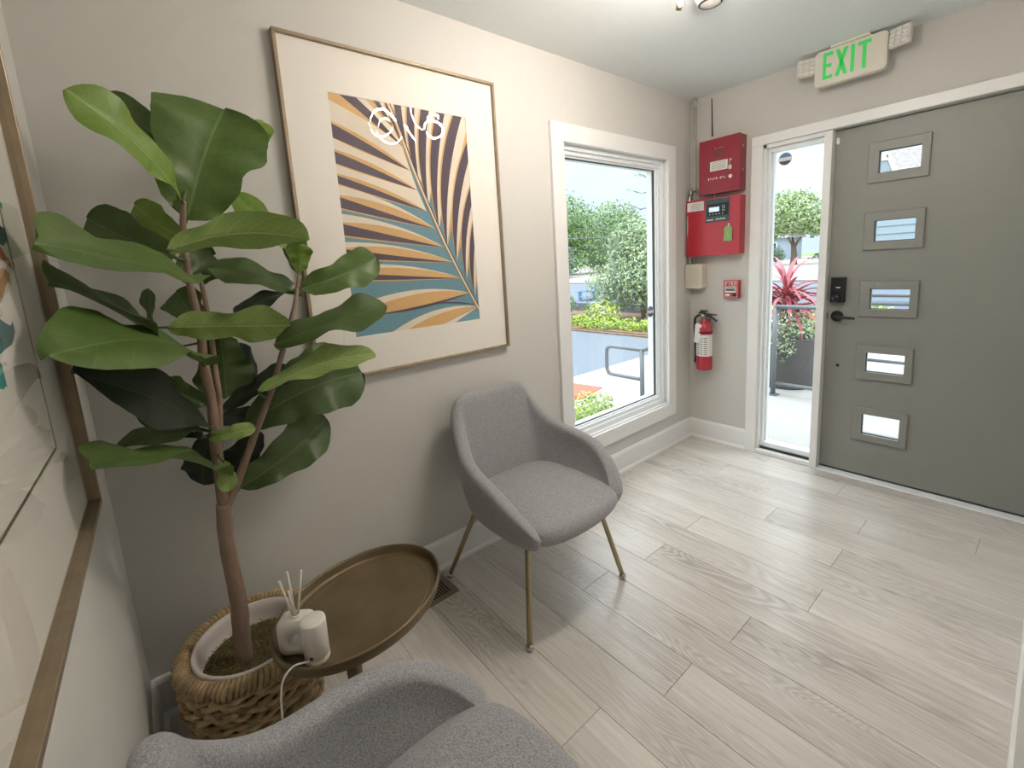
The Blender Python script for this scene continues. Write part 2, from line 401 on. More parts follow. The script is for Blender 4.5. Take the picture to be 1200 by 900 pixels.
# walls
b = B()   # back wall with the window opening x -1.32..-.30, z .33..2.03
b.box(-3.5, -1.32, 0, .15, -.3, H+.1); b.box(-.30, .15, 0, .15, -.3, H+.1); b.box(-1.32, -.30, 0, .15, -.3, .325); b.box(-1.32, -.30, 0, .15, 2.03, H+.1)
b.build('wall_back', M['wall'], kind='structure')
b = B()   # right wall with sidelight + door opening
b.box(0, .15, -.49, 0, -.3, H+.1); b.box(0, .15, -1.96, -.49, 2.035, H+.1); b.box(0, .15, -1.96, -1.80, -.3, 2.035); b.box(.0, .15, -1.80, -.49, -.3, -.012)
b.build('wall_right', M['wall'], kind='structure')
b = B(); b.box(XL-.15, XL, -1.96, 0, -.3, H+.1); b.build('wall_left', M['wall_left'], kind='structure')
b = B(); b.box(XL, 0, YN-.15, YN, -.3, H+.1); b.build('wall_near', M['wall_left'], kind='structure')
b = B(); b.box(XL-.15, .15, -1.96, .15, H, H+.1); b.build('ceiling', M['ceiling'], kind='structure')
# floor with planks
fl = thing('floor', None, None, kind='structure')
b = B(); b.box(XL-.05, 0, YN-.05, 0, -.06, -.0125); b.build('subfloor', M['dark'], fl)
random.seed(11)
PW = .1765
x0 = -2.42 - PW*6
known = {0: [], -2.42: [-.948], -2.2435: [-1.6], -2.067: [-1.06], -1.8905: [-.563, -1.70], -1.714: [-1.107], -1.5375: [-.63], -1.361: [-1.242], -1.1845: [-.635], -1.008: [-1.22, -.05], -.8315: [-.875], -.655: [-1.23], -.4785: [-.45, -1.62], -.302: [-1.05], -.1255: [-.6]}
meshes = {}
i = 0
while x0 + i*PW < 0:
    xa = x0+i*PW; xb = min(xa+PW, -.001); xa2 = max(xa, XL+.001)
    i += 1
    if xb <= xa2+.01: continue
    js = None
    for k in known:
        if k and abs(k-xa) < .02: js = known[k]
    if js is None: js = [-random.uniform(.3, 1.5)]
    ys = [YN+.001] + sorted(js) + [-.001]
    for ya, yb in zip(ys, ys[1:]):
        b = B(); w = xb-xa2; l = yb-ya
        b.box(-w/2+.0006, w/2-.0006, -l/2+.0006, l/2-.0006, -.012, 0, bev=.0007, seg=1)
        b.build('plank', M['wood'], fl, loc=((xa2+xb)/2, (ya+yb)/2, 0))
# baseboards
def baseboard(name, p, q, n):
    """p,q ends along the wall; n inward normal"""
    p = V(*p, 0); q = V(*q, 0); n = V(*n, 0)
    prof = [(0, 0), (.026, 0), (.026, .012), (.018, .022), (.014, .024), (.014, .128), (.010, .140), (.004, .146), (0, .146)]
    b = B(); b.prism([p+n*a+V(0, 0, z) for a, z in prof], q-p); return b.build(name, M['trim'], kind='structure')
baseboard('baseboard_back', (XL, 0), (0, 0), (0, -1))
baseboard('baseboard_right', (0, -.001), (0, -.425), (-1, 0))
baseboard('baseboard_left', (XL, -.001), (XL, YN), (1, 0))
b = B()
for x_ in (0,): b.box(XL+.03, -.9, YN, YN+.009, 0, .146, bev=.001, seg=1)
b.build('baseboard_near', M['trim'], kind='structure')

# ---- window_1 (big fixed window in back wall)
w1 = thing('window_1', None, None, kind='structure')
b = B(); frame_rect(b, 'y', -1.411, -.229, .2355, 2.111, .093, -.02, 0, bev=.002)
b.build('casing', M['trim'], w1)
b = B(); frame_rect(b, 'y', -1.322, -.298, .323, 2.033, .014, -.004, .15)
b.build('jamb', M['trim'], w1)
b = B()
frame_rect(b, 'y', -1.31, -.31, .335, 2.021, .030, .020, .13, bev=.002)
frame_rect(b, 'y', -1.282, -.338, .363, 1.993, .024, .035, .125, bev=.002)
frame_rect(b, 'y', -1.260, -.360, .385, 1.971, .012, .048, .12, bev=.002)
b.build('sash', M['vinyl'], w1)
b = B(); frame_rect(b, 'y', -1.2485, -.3715, .3965, 1.9595, .0035, .0585, .075); b.build('gasket', M['gasket'], w1)
b = B(); b.box(-1.246, -.374, .062, .068, .399, 1.957); b.build('pane', M['glass'], w1)

# ---- window_2 (sidelight)
w2 = thing('window_2', None, None, kind='structure')
b = B(); b.box(-.02, 0, -.49, -.422, 0, 2.037, .002, 1); b.build('casing', M['trim'], w2)
b = B(); b.box(0, .12, -.505, -.49, .0, 2.035); b.box(0, .12, -.82, -.49, 2.015, 2.035); b.build('jamb', M['trim'], w2)
b = B(); b.box(-.02, .135, -.862, -.822, -.01, 2.032, .002, 1); b.build('mullion', M['trim'], w2)
b = B(); b.box(-.014, .12, -.822, -.49, 0, .026, .002, 1); b.build('sill', M['trim'], w2)
b = B(); b.box(.02, .05, -.820, -.506, .027, .040); b.build('sill_gasket', M['gasket'], w2)
b = B()
b.box(.03, .10, -.522, -.505, .041, 2.014, .002, 1); b.box(.03, .10, -.8215, -.808, .041, 2.014, .002, 1)
b.box(.03, .10, -.808, -.522, 1.990, 2.014, .002, 1); b.box(.03, .10, -.808, -.522, .041, .075, .002, 1)
b.box(.055, .09, -.532, -.522, .075, 1.990, .002, 1)
b.build('sash', M['vinyl'], w2)
b = B(); b.box(.066, .072, -.808, -.532, .075, 1.990); b.build('pane', M['glass'], w2)

# ---- door_1
tr = B(); tr.box(-.022, 0, -1.785, -.422, 2.037, 2.094, .002, 1); tr.build('trim_1', M['trim'], kind='structure')
b = B(); b.box(-.02, .03, -1.786, -1.776, 0, 2.036); b.build('trim_2', M['trim'], kind='structure')
th = B(); th.box(-.022, .14, -1.776, -.862, -.012, .006, .002, 1); th.build('trim_3', M['vinyl'], kind='structure')
d = thing('door_1', None, None, loc=(.04, -.8635, 0), kind='structure')
hy = [(-1.067+.8635, -1.243+.8635)]
zs = [(1.763, 1.878), (1.397, 1.512), (1.020, 1.135), (.652, .767), (.272, .397)]
fr = [(1.714, 1.925), (1.352, 1.556), (.977, 1.178), (.608, .810), (.231, .434)]
b = B(); DY1 = -.911
b.box(0, .045, hy[0][0], 0, .016, 2.0305); b.box(0, .045, DY1, hy[0][1], .016, 2.0305)
zz = [.016] + [v for p in sorted(zs) for v in p] + [2.0305]
for k in range(0, len(zz), 2): b.box(0, .045, hy[0][1], hy[0][0], zz[k], zz[k+1])
b.build('slab', M['door'], d)
b = B(); b.box(-.002, .045, DY1, 0, .006, .0158); b.build('sweep', M['gasket'], d)
for (a, c_), (f0, f1) in zip(zs, fr):
    b = B(); y0, y1 = -1.278+.8635, -1.021+.8635
    iy0, iy1 = hy[0][1], hy[0][0]
    loops = []
    for x_, e_ in ((0, 0), (-.0115, 0), (-.014, .003)): loops.append([(x_, y0+e_, f0+e_), (x_, y1-e_, f0+e_), (x_, y1-e_, f1-e_), (x_, y0+e_, f1-e_)])
    for x_ in (-.014, 0): loops.append([(x_, iy0, a), (x_, iy1, a), (x_, iy1, c_), (x_, iy0, c_)])
    rg = [[b.bm.verts.new(p) for p in l_] for l_ in loops]
    for A, D2 in zip(rg, rg[1:]):
        for k in range(4): b.bm.faces.new((A[k], A[(k+1) % 4], D2[(k+1) % 4], D2[k]))
    bmesh.ops.recalc_face_normals(b.bm, faces=b.bm.faces)
    lf = b.build('lite_frame', M['door'], d)
    b = B(); b.box(.018, .024, iy0, iy1, a, c_); b.build('pane', M['glass'], lf)
    b = B(); t_ = .003
    b.box(.004, .017, iy0, iy0+t_, a, c_); b.box(.004, .017, iy1-t_, iy1, a, c_); b.box(.004, .017, iy0, iy1, c_-t_, c_); b.box(.004, .017, iy0, iy1, a, a+t_)
    b.build('gasket', M['gasket'], lf)
# keypad lock interior
b = B(); b.box(-.032, 0, -.090, -.018, 1.056, 1.205, .004, 2)
lk = b.build('lock_keypad', M['black'], d, label='black interior lock housing above the lever')
b = B(); b.box(-.0335, -.0315, -.068, -.046, 1.142, 1.148); b.build('lock_label', M['label'], lk)
b = B(); b.lathe([(0, 0), (.022, 0), (.024, -.006), (.020, -.014), (0, -.014)], 20, (-.032, -.050, 1.082), axis='X')
b.box(-.054, -.044, -.053, -.047, 1.064, 1.100, .002, 1); b.build('thumb_turn', M['black'], lk)
b = B(); b.lathe([(0, 0), (.031, 0), (.033, -.004), (.028, -.012), (.012, -.016), (.010, -.045), (0, -.046)], 24, (0, -.052, .972), axis='X')
b.tube(catmull([(-.042, -.050, .972), (-.050, -.065, .972), (-.050, -.10, .970), (-.046, -.135, .968), (-.044, -.150, .967)], 4), [.010]*4+[.009]*8+[.007]*5, 8)
b.build('lever_handle', M['black'], d)
b = B(); b.lathe([(0, 0), (.009, 0), (.009, -.003), (0, -.004)], 12, (0, -.068, .672), axis='X'); b.build('screw_cap', M['black'], d)
b = B(); b.box(-.004, .03, -.003, .0008, .955, .99); b.build('strike_latch', M['black'], d)
b = B(); b.box(-.012, 0, -.021, -.004, 1.955, 1.992, .004, 2); b.build('door_sensor', M['white'], d, label='white contact sensor at the upper latch corner')

# ================================================================ FLOOR VENT
v = thing('floor_vent', 'taupe metal floor register set in the planks behind the tray table', 'vent', loc=(-2.43, -.122, 0))
b = B()
fx, fy = .153, .07
b.box(-fx, fx, -fy, -fy+.022, 0, .005, .001, 1); b.box(-fx, fx, fy-.022, fy, 0, .005, .001, 1)
b.box(-fx, -fx+.024, -fy+.022, fy-.022, 0, .005, .001, 1); b.box(fx-.024, fx, -fy+.022, fy-.022, 0, .005, .001, 1)
b.build('frame', M['vent'], v)
b = B(); b.box(-fx+.02, fx-.02, -fy+.02, fy-.02, .0003, .0008); b.build('duct', M['dark'], v)
for k in range(20):
    b = B(); xx = -fx+.030+k*.0130
    b.box(xx, xx+.0055, -fy+.022, fy-.022, .001, .0042); b.build('slat', M['vent'], v)
b = B(); b.box(fx-.06, fx-.05, .01, .03, .003, .006, .001, 1); b.build('damper_lever', M['vent'], v)

# ================================================================ CHAIRS
def chair(label, loc, rz):
    t = thing('armchair', label, 'chair', loc, rz, group='grey upholstered armchairs')
    rim = [(0, -.250, .850), (.09, -.250, .850), (.160, -.246, .846), (.197, -.240, .824), (.212, -.215, .778), (.228, -.168, .715), (.248, -.108, .662), (.274, -.03, .632), (.290, .05, .618), (.290, .14, .595), (.272, .215, .540), (.246, .268, .482), (.218, .298, .432)]
    bot = [(0, -.175, .385), (.06, -.175, .385), (.11, -.17, .383), (.145, -.163, .38), (.175, -.15, .378), (.20, -.13, .372), (.215, -.09, .368), (.222, -.03, .366), (.224, .05, .366), (.222, .13, .368), (.218, .19, .372), (.212, .245, .380), (.203, .285, .395)]
    NV = 7
    rr = [(-a, b_, c_) for a, b_, c_ in rim[::-1][:-1]] + rim
    bb = [(-a, b_, c_) for a, b_, c_ in bot[::-1][:-1]] + bot
    bm_ = B(); g = []
    for i in range(len(rr)):
        R_ = Vector(rr[i]); Q = Vector(bb[i])
        out = Vector((R_.x, R_.y*1.0, 0)); out = out.normalized() if out.length > 0 else Vector((0, -1, 0))
        k = .028 if abs(R_.x) > .25 else .012
        mid = (R_+Q)/2 + out*k*2
        row = []
        for j in range(NV):
            s = j/(NV-1); p = (1-s)*(1-s)*Q + 2*s*(1-s)*mid + s*s*R_
            row.append(bm_.bm.verts.new(p))
        g.append(row)
    for i in range(len(g)-1):
        for j in range(NV-1):
            f = bm_.bm.faces.new((g[i][j], g[i+1][j], g[i+1][j+1], g[i][j+1])); f.smooth = True
    bmesh.ops.recalc_face_normals(bm_.bm, faces=bm_.bm.faces)
    sh = bm_.build('shell', M['fabric'], t)
    md = sh.modifiers.new('sol', 'SOLIDIFY'); md.thickness = .058; md.offset = 0
    md = sh.modifiers.new('sub', 'SUBSURF'); md.levels = 2; md.render_levels = 2
    # seat cushion
    out = [(-.236, .285), (-.20, .325), (-.10, .348), (0, .353), (.10, .348), (.20, .325), (.236, .285), (.250, .20), (.246, .05), (.236, -.08), (.20, -.155), (.10, -.178), (0, -.18), (-.10, -.178), (-.20, -.155), (-.236, -.08), (-.246, .05), (-.250, .20)]
    prof = [(.0, .372), (.80, .372), (.93, .380), (.985, .402), (1.0, .425), (.985, .448), (.93, .464), (.80, .474), (.5, .482), (0, .486)]
    bm_ = B(); rings = []
    for s, z in prof:
        if s == 0: rings.append([bm_.bm.verts.new((0, .09, z))])
        else: rings.append([bm_.bm.verts.new((x*s*.985, .09+(y-.09)*s, z-.012*max(0, (y-.1)/.25)*(1 if z > .42 else 0))) for x, y in out])
    for A, D in zip(rings, rings[1:]):
        n = len(out)
        for k in range(n):
            vs = []
            for q in (A[k % len(A)], A[(k+1) % len(A)], D[(k+1) % len(D)], D[k % len(D)]):
                if q not in vs: vs.append(q)
            f = bm_.bm.faces.new(vs); f.smooth = True
    bmesh.ops.recalc_face_normals(bm_.bm, faces=bm_.bm.faces)
    bm_.build('seat', M['fabric'], t, sub=2)
    b = B(); b.box(-.17, .17, -.12, .20, .350, .376, .01, 2); b.build('underframe', M['black'], t)
    for sx in (-1, 1):
        for sy in (1, -1):
            fy_, ty = (.272, .205) if sy > 0 else (-.272, -.14)
            b = B()
            b.tube(catmull([(sx*.15, ty-.05*sy, .352), (sx*.185, ty-.012*sy, .355), (sx*.205, ty, .335), (sx*.215, ty+.012*sy, .30), (sx*.275, fy_, .016)], 5), .0105, 10)
            lg = b.build('leg', M['brass'], t)
            b = B(); b.lathe([(0, 0), (.012, .001), (.0155, .008), (.015, .016), (.010, .024), (0, .027)], 14, (sx*.275, fy_, 0)); b.build('foot_cap', M['chrome'], lg)
    return t
chair('grey upholstered armchair with brass legs standing under the palm print by the window', (-1.985, -.362, 0), PI)
chair('grey upholstered armchair cropped by the bottom edge, beside the tray table', (-3.0, -1.245, 0), -PI/2+.02)

# ================================================================ SIDE TABLE
t = thing('side_table', 'oval antique bronze tray table between the two grey armchairs', 'table', (-2.817, -.604, 0), rz=math.radians(20))
b = B(); R_ = .242
b.lathe([(0, .492), (R_-.022, .492), (R_-.014, .494), (R_-.010, .500), (R_-.008, .518), (R_-.003, .522), (R_+.001, .518), (R_, .506), (R_-.004, .492), (R_-.016, .482), (R_-.04, .480), (0, .480)], 72, sy=.765)
b.build('tray', M['bronze'], t)
b = B(); b.lathe([(R_-.045, .4922), (R_-.040, .4945), (R_-.035, .4922)], 72, sy=.765); b.build('inner_bead', M['bronze'], t)
b = B(); pc = (-.055, .0, 0)
b.lathe([(0, .4799), (.115, .4799), (.108, .474), (.075, .462), (.045, .440), (.028, .405), (.021, .36), (.019, .30), (.019, .06), (.024, .035), (.05, .022), (.125, .012), (.140, .008), (.140, 0), (0, 0)], 40, pc)
b.build('pedestal', M['bronze'], t)

# diffuser
t = thing('reed_diffuser', 'white ceramic reed diffuser with a round hole, on the bronze tray', 'diffuser', (-2.992, -.640, .4922), rz=math.radians(-38))
b = B()
W_, D_, H_ = .041, .022, .092
# ring-shaped bottle: rounded square outline with a hole, in the local XZ plane, D_ deep
def rsq(w, h0, h1, r, n=6):
    pts = []
    for cx, cz, a0 in ((w-r, h1-r, 0), (-w+r, h1-r, 90), (-w+r, h0+r, 180), (w-r, h0+r, 270)):
        for k in range(n+1):
            a = math.radians(a0+90*k/n); pts.append((cx+r*math.cos(a), cz+r*math.sin(a)))
    return pts
outer = rsq(W_, 0.0, H_, .018, 6)
nn = len(outer)
hole = []
for k in range(nn):
    # matching angle order
    x, z = outer[k]; a = math.atan2(z-.040, x+.0); hole.append((.017*math.cos(a), .038+.019*math.sin(a)))
rings = []
for (pts, y) in ((hole, -D_*.8), ([(x*1.12, .038+(z-.038)*1.12) for x, z in hole], -D_), ([(x*.93, .046+(z-.046)*.93) for x, z in outer], -D_), (outer, -D_*.7), (outer, D_*.7), ([(x*.93, .046+(z-.046)*.93) for x, z in outer], D_), ([(x*1.12, .038+(z-.038)*1.12) for x, z in hole], D_), (hole, D_*.8)):
    rings.append([b.bm.verts.new((x, y, z)) for x, z in pts])
rings.append(rings[0])
for A, D2 in zip(rings, rings[1:]):
    for k in range(nn):
        f = b.bm.faces.new((A[k], A[(k+1) % nn], D2[(k+1) % nn], D2[k])); f.smooth = True
bmesh.ops.recalc_face_normals(b.bm, faces=b.bm.faces)
b.lathe([(.0, H_-.001), (.012, H_-.001), (.013, H_+.003), (.009, H_+.004), (.008, H_+.001), (0, H_+.001)], 20)
b.build('bottle', M['ceramic'], t)
for dx, dy, tx, ty, hh in ((-.004, 0, -.030, .010, .180), (-.001, .003, -.016, .020, .195), (0, -.003, .000, -.012, .168), (.004, .001, .020, .016, .200)):
    b = B(); b.tube([(dx, dy, H_-.012), (dx+tx*.9, dy+ty*.9, hh)], .0028, 8); b.build('reed', M['reed'], t)
# cylinder device
t = thing('fragrance_warmer', 'small white cylindrical plug-in device with a thin cord, in front of the reed diffuser', 'device', (-2.968, -.700, .4922), rz=math.radians(-40))
b = B(); b.lathe([(0, 0), (.027, 0), (.0285, .003), (.0285, .010), (.0275, .0115), (.0275, .014), (.0285, .0155), (.0285, .100), (.0275, .104), (.024, .1055), (0, .1055)], 36)
b.build('body', M['ceramic'], t)
b = B(); b.lathe([(.0225, .1057), (.0235, .1057), (.0235, .1061), (.0225, .1061)], 28); b.build('top_ring', M['label'], t)
b = B(); b.box(-.004, .004, -.0300, -.0275, .020, .028, .001, 1); b.build('button', M['pgrey'], t)
b = B()
w2l = Matrix.Translation((-2.968, -.700, .4922)) @ Matrix.Rotation(math.radians(-40), 4, 'Z')
inv = w2l.inverted()
cpts = [(-2.990, -.716, .508), (-3.004, -.724, .520), (-3.026, -.732, .5315), (-3.048, -.740, .524), (-3.060, -.746, .495), (-3.067, -.755, .42), (-3.070, -.765, .27), (-3.072, -.77, .10), (-3.09, -.74, .008), (-3.15, -.66, .004), (-3.25, -.62, .004)]
b.tube([inv @ p for p in catmull(cpts, 6)], .0022, 6); b.build('cord', M['white'], t)

# ================================================================ BASKET + FIG
PX, PY = -3.055, -.262
t = thing('woven_basket', 'round seagrass basket in the corner holding the white plant pot', 'basket', (PX, PY, 0))
def brad(z): return .146+.044*math.sin(min(1, z/.26)*PI/2) - .008*max(0, (z-.27)/.06)
b = B(); b.lathe([(0, .004), (.150, .004)]+[(brad(z)-.012, z) for z in [.02+.02*k for k in range(16)]]+[(brad(.32)-.02, .325)]+[(brad(z)-.024, z) for z in [.30-.04*k for k in range(7)]]+[(0, .03)], 40)
b.build('liner', M['straw2'], t)
rows = 19
for k in range(rows):
    z = .014+.0148*k
    b = B(); pts = []
    n = 132
    for j in range(n):
        a = 2*PI*j/n
        wob = .005*math.sin(a*22+(PI if k % 2 else 0)) + .002*math.sin(a*5+k)
        pts.append(((brad(z)+wob)*math.cos(a), (brad(z)+wob)*math.sin(a), z+.0045*math.sin(a*11+k*1.9)+.003*math.sin(a*3+k)))
    rad = [.0088*(1+.18*math.sin(j*1.9+k)) for j in range(n)]
    b.tube(pts, rad, 6, closed=True); b.build('weave_row', [M['straw'], M['straw2']][k % 3 == 1], t)
n = 84
b = B()
for j in range(n):
    a = 2*PI*j/n; jit = random.uniform(-.003, .003)
    zc, rc = .306, brad(.318)-.004
    loop = []
    for q in range(7):
        th = 2*PI*q/7
        rr_ = rc + (.017+jit)*math.cos(th); zz_ = zc + .022*math.sin(th)
        aa = a + .030*math.sin(th)
        loop.append((rr_*math.cos(aa), rr_*math.sin(aa), zz_))
    b.tube(loop, .0072, 5, closed=True)
b.build('wrapped_rim', M['straw'], t, kind='stuff')
for j in range(7):
    a = random.uniform(0, 6.28); r0 = brad(.2)+.012
    b = B(); z0 = random.uniform(.1, .28)
    b.tube(catmull([(r0*math.cos(a), r0*math.sin(a), z0), ((r0+.012)*math.cos(a+.08), (r0+.012)*math.sin(a+.08), z0+.01), ((r0+.008)*math.cos(a+.16), (r0+.008)*math.sin(a+.16), z0+.025)], 4), .0022, 5); b.build('loose_strand', M['straw'], t)

fig = thing('fiddle_leaf_fig', 'tall fiddle leaf fig tree in a white pot in the corner by the palm print', 'plant', (PX, PY, .035))
FL = Vector((PX, PY, .035))
b = B(); b.lathe([(0, 0), (.105, 0), (.110, .01), (.146, .245), (.154, .252), (.157, .262), (.157, .285), (.153, .290), (.147, .288), (.142, .272), (.139, .255), (.134, .20), (0, .20)], 56); b.build('pot', M['pot'], fig)
b = B(); pr = [(0, .228)]
for k in range(1, 9): pr.append((.136*k/8, .228-.006*(k/8)**2))
b.lathe(pr, 40)
for v_ in b.bm.verts: v_.co.z += .006*noise.noise(v_.co*60)
b.build('soil', M['moss'], fig)
b = B()
for k in range(700):
    r = .132*math.sqrt(random.random()); a = random.uniform(0, 2*PI); c_ = Vector((r*math.cos(a), r*math.sin(a), .229))
    u_ = Vector((random.uniform(-1, 1), random.uniform(-1, 1), random.uniform(-.2, .9))).normalized(); s_ = u_.orthogonal().normalized()
    l_ = random.uniform(.005, .013); w_ = .0018
    b.poly([c_-s_*w_, c_+s_*w_, c_+u_*l_+s_*w_*.3+Vector((0, 0, .002)), c_+u_*l_-s_*w_*.3])
b.build('moss', M['mossbit'], fig, kind='stuff')
def tw(pts): return [Vector(p)-FL for p in pts]
TR = [(-3.085, -.268, .255), (-3.080, -.272, .36), (-3.074, -.275, .467), (-3.078, -.282, .637), (-3.070, -.29, .772)]
MA = [(-3.070, -.29, .762), (-3.065, -.29, .925), (-3.057, -.29, 1.048), (-3.059, -.30, 1.182), (-3.055, -.31, 1.276), (-3.06, -.31, 1.40), (-3.054, -.31, 1.53), (-3.045, -.33, 1.60)]
SI = [(-3.067, -.29, .755), (-3.023, -.29, .833), (-2.969, -.30, .949), (-2.905, -.30, 1.077), (-2.852, -.30, 1.209), (-2.814, -.30, 1.306), (-2.785, -.29, 1.40)]
BA = [(-3.056, -.275, .93), (-3.036, -.26, 1.061), (-3.031, -.25, 1.158), (-3.026, -.25, 1.30), (-3.03, -.24, 1.42)]
def stem(name, pts, r0, r1, m):
    cp = catmull(tw(pts), 6); n_ = len(cp)
    rr_ = [r0+(r1-r0)*(k/(n_-1)) for k in range(n_)]
    rr_ = [r*(1+.10*noise.noise(cp[k]*40)) for k, r in enumerate(rr_)]
    b = B(); b.tube(cp, rr_, 12); return b.build(name, m, fig)
stem('trunk', TR, .0245, .019, M['bark']); stem('branch', MA, .016, .006, M['bark']); stem('branch', SI, .013, .005, M['bark']); stem('branch', BA, .010, .005, M['bark'])
b = B(); b.tube(tw([(-3.035, -.287, .812), (-3.046, -.285, .838), (-3.05, -.285, .846)]), [.009, .008, .005], 8); b.build('pruned_stub', M['bark'], fig)
AX = [Vector(p) for p in catmull(MA, 5)+catmull(SI, 5)+catmull(BA, 5)]
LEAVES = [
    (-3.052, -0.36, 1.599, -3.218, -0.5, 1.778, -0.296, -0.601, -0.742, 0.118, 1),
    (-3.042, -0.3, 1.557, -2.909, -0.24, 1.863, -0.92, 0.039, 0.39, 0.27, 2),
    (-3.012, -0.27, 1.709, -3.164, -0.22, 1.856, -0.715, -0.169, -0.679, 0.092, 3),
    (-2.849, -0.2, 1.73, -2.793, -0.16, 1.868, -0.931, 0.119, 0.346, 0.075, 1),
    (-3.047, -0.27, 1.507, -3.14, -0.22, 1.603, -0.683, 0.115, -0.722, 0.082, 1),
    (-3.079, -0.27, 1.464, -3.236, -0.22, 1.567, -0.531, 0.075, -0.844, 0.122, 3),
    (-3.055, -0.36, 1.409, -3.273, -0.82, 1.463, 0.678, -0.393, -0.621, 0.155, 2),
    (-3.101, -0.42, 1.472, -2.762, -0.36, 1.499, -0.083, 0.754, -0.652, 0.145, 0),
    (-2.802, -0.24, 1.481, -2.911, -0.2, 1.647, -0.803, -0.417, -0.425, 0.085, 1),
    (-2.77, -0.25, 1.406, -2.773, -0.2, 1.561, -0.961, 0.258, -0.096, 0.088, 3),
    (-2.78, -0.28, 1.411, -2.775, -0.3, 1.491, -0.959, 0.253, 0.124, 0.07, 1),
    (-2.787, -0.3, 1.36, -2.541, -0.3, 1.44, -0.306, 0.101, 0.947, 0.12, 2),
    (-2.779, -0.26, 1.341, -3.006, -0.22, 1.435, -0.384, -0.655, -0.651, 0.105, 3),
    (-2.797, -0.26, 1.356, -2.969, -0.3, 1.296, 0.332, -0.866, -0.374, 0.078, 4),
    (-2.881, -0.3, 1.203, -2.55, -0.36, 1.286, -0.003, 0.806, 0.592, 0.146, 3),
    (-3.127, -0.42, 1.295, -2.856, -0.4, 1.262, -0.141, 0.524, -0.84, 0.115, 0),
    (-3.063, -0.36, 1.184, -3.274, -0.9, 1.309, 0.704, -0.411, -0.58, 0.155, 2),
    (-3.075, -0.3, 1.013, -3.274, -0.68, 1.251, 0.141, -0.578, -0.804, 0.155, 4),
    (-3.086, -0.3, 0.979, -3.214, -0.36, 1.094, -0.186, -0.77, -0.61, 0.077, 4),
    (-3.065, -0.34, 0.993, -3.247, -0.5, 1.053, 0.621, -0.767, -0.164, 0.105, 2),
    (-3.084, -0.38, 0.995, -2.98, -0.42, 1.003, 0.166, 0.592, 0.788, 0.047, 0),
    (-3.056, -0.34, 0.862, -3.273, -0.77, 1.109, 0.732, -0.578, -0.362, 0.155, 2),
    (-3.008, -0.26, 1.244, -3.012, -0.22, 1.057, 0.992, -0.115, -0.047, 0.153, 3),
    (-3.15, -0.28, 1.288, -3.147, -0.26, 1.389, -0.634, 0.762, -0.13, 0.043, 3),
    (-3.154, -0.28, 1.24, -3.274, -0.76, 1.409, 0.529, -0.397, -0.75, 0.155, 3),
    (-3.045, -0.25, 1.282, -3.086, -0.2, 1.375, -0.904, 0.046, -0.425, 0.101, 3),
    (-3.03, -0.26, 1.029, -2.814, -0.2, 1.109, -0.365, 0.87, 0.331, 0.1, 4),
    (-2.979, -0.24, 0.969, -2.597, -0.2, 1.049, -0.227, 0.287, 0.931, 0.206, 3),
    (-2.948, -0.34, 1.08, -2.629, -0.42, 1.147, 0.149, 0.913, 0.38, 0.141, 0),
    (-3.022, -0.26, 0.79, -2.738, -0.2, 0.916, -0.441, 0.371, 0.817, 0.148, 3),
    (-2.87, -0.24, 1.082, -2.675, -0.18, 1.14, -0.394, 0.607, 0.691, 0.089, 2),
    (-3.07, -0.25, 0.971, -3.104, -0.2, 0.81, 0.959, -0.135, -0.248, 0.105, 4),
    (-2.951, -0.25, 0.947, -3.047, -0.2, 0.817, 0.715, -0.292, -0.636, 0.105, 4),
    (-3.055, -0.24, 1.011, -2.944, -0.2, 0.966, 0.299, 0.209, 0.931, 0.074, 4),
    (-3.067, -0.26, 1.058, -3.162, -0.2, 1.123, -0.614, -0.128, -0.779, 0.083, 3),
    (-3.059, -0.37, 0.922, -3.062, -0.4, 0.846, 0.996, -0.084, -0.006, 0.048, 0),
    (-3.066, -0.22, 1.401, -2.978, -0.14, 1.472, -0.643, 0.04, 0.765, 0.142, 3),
    (-3.07, -0.2, 1.134, -2.907, -0.12, 1.131, -0.064, 0.166, 0.984, 0.126, 4),
]

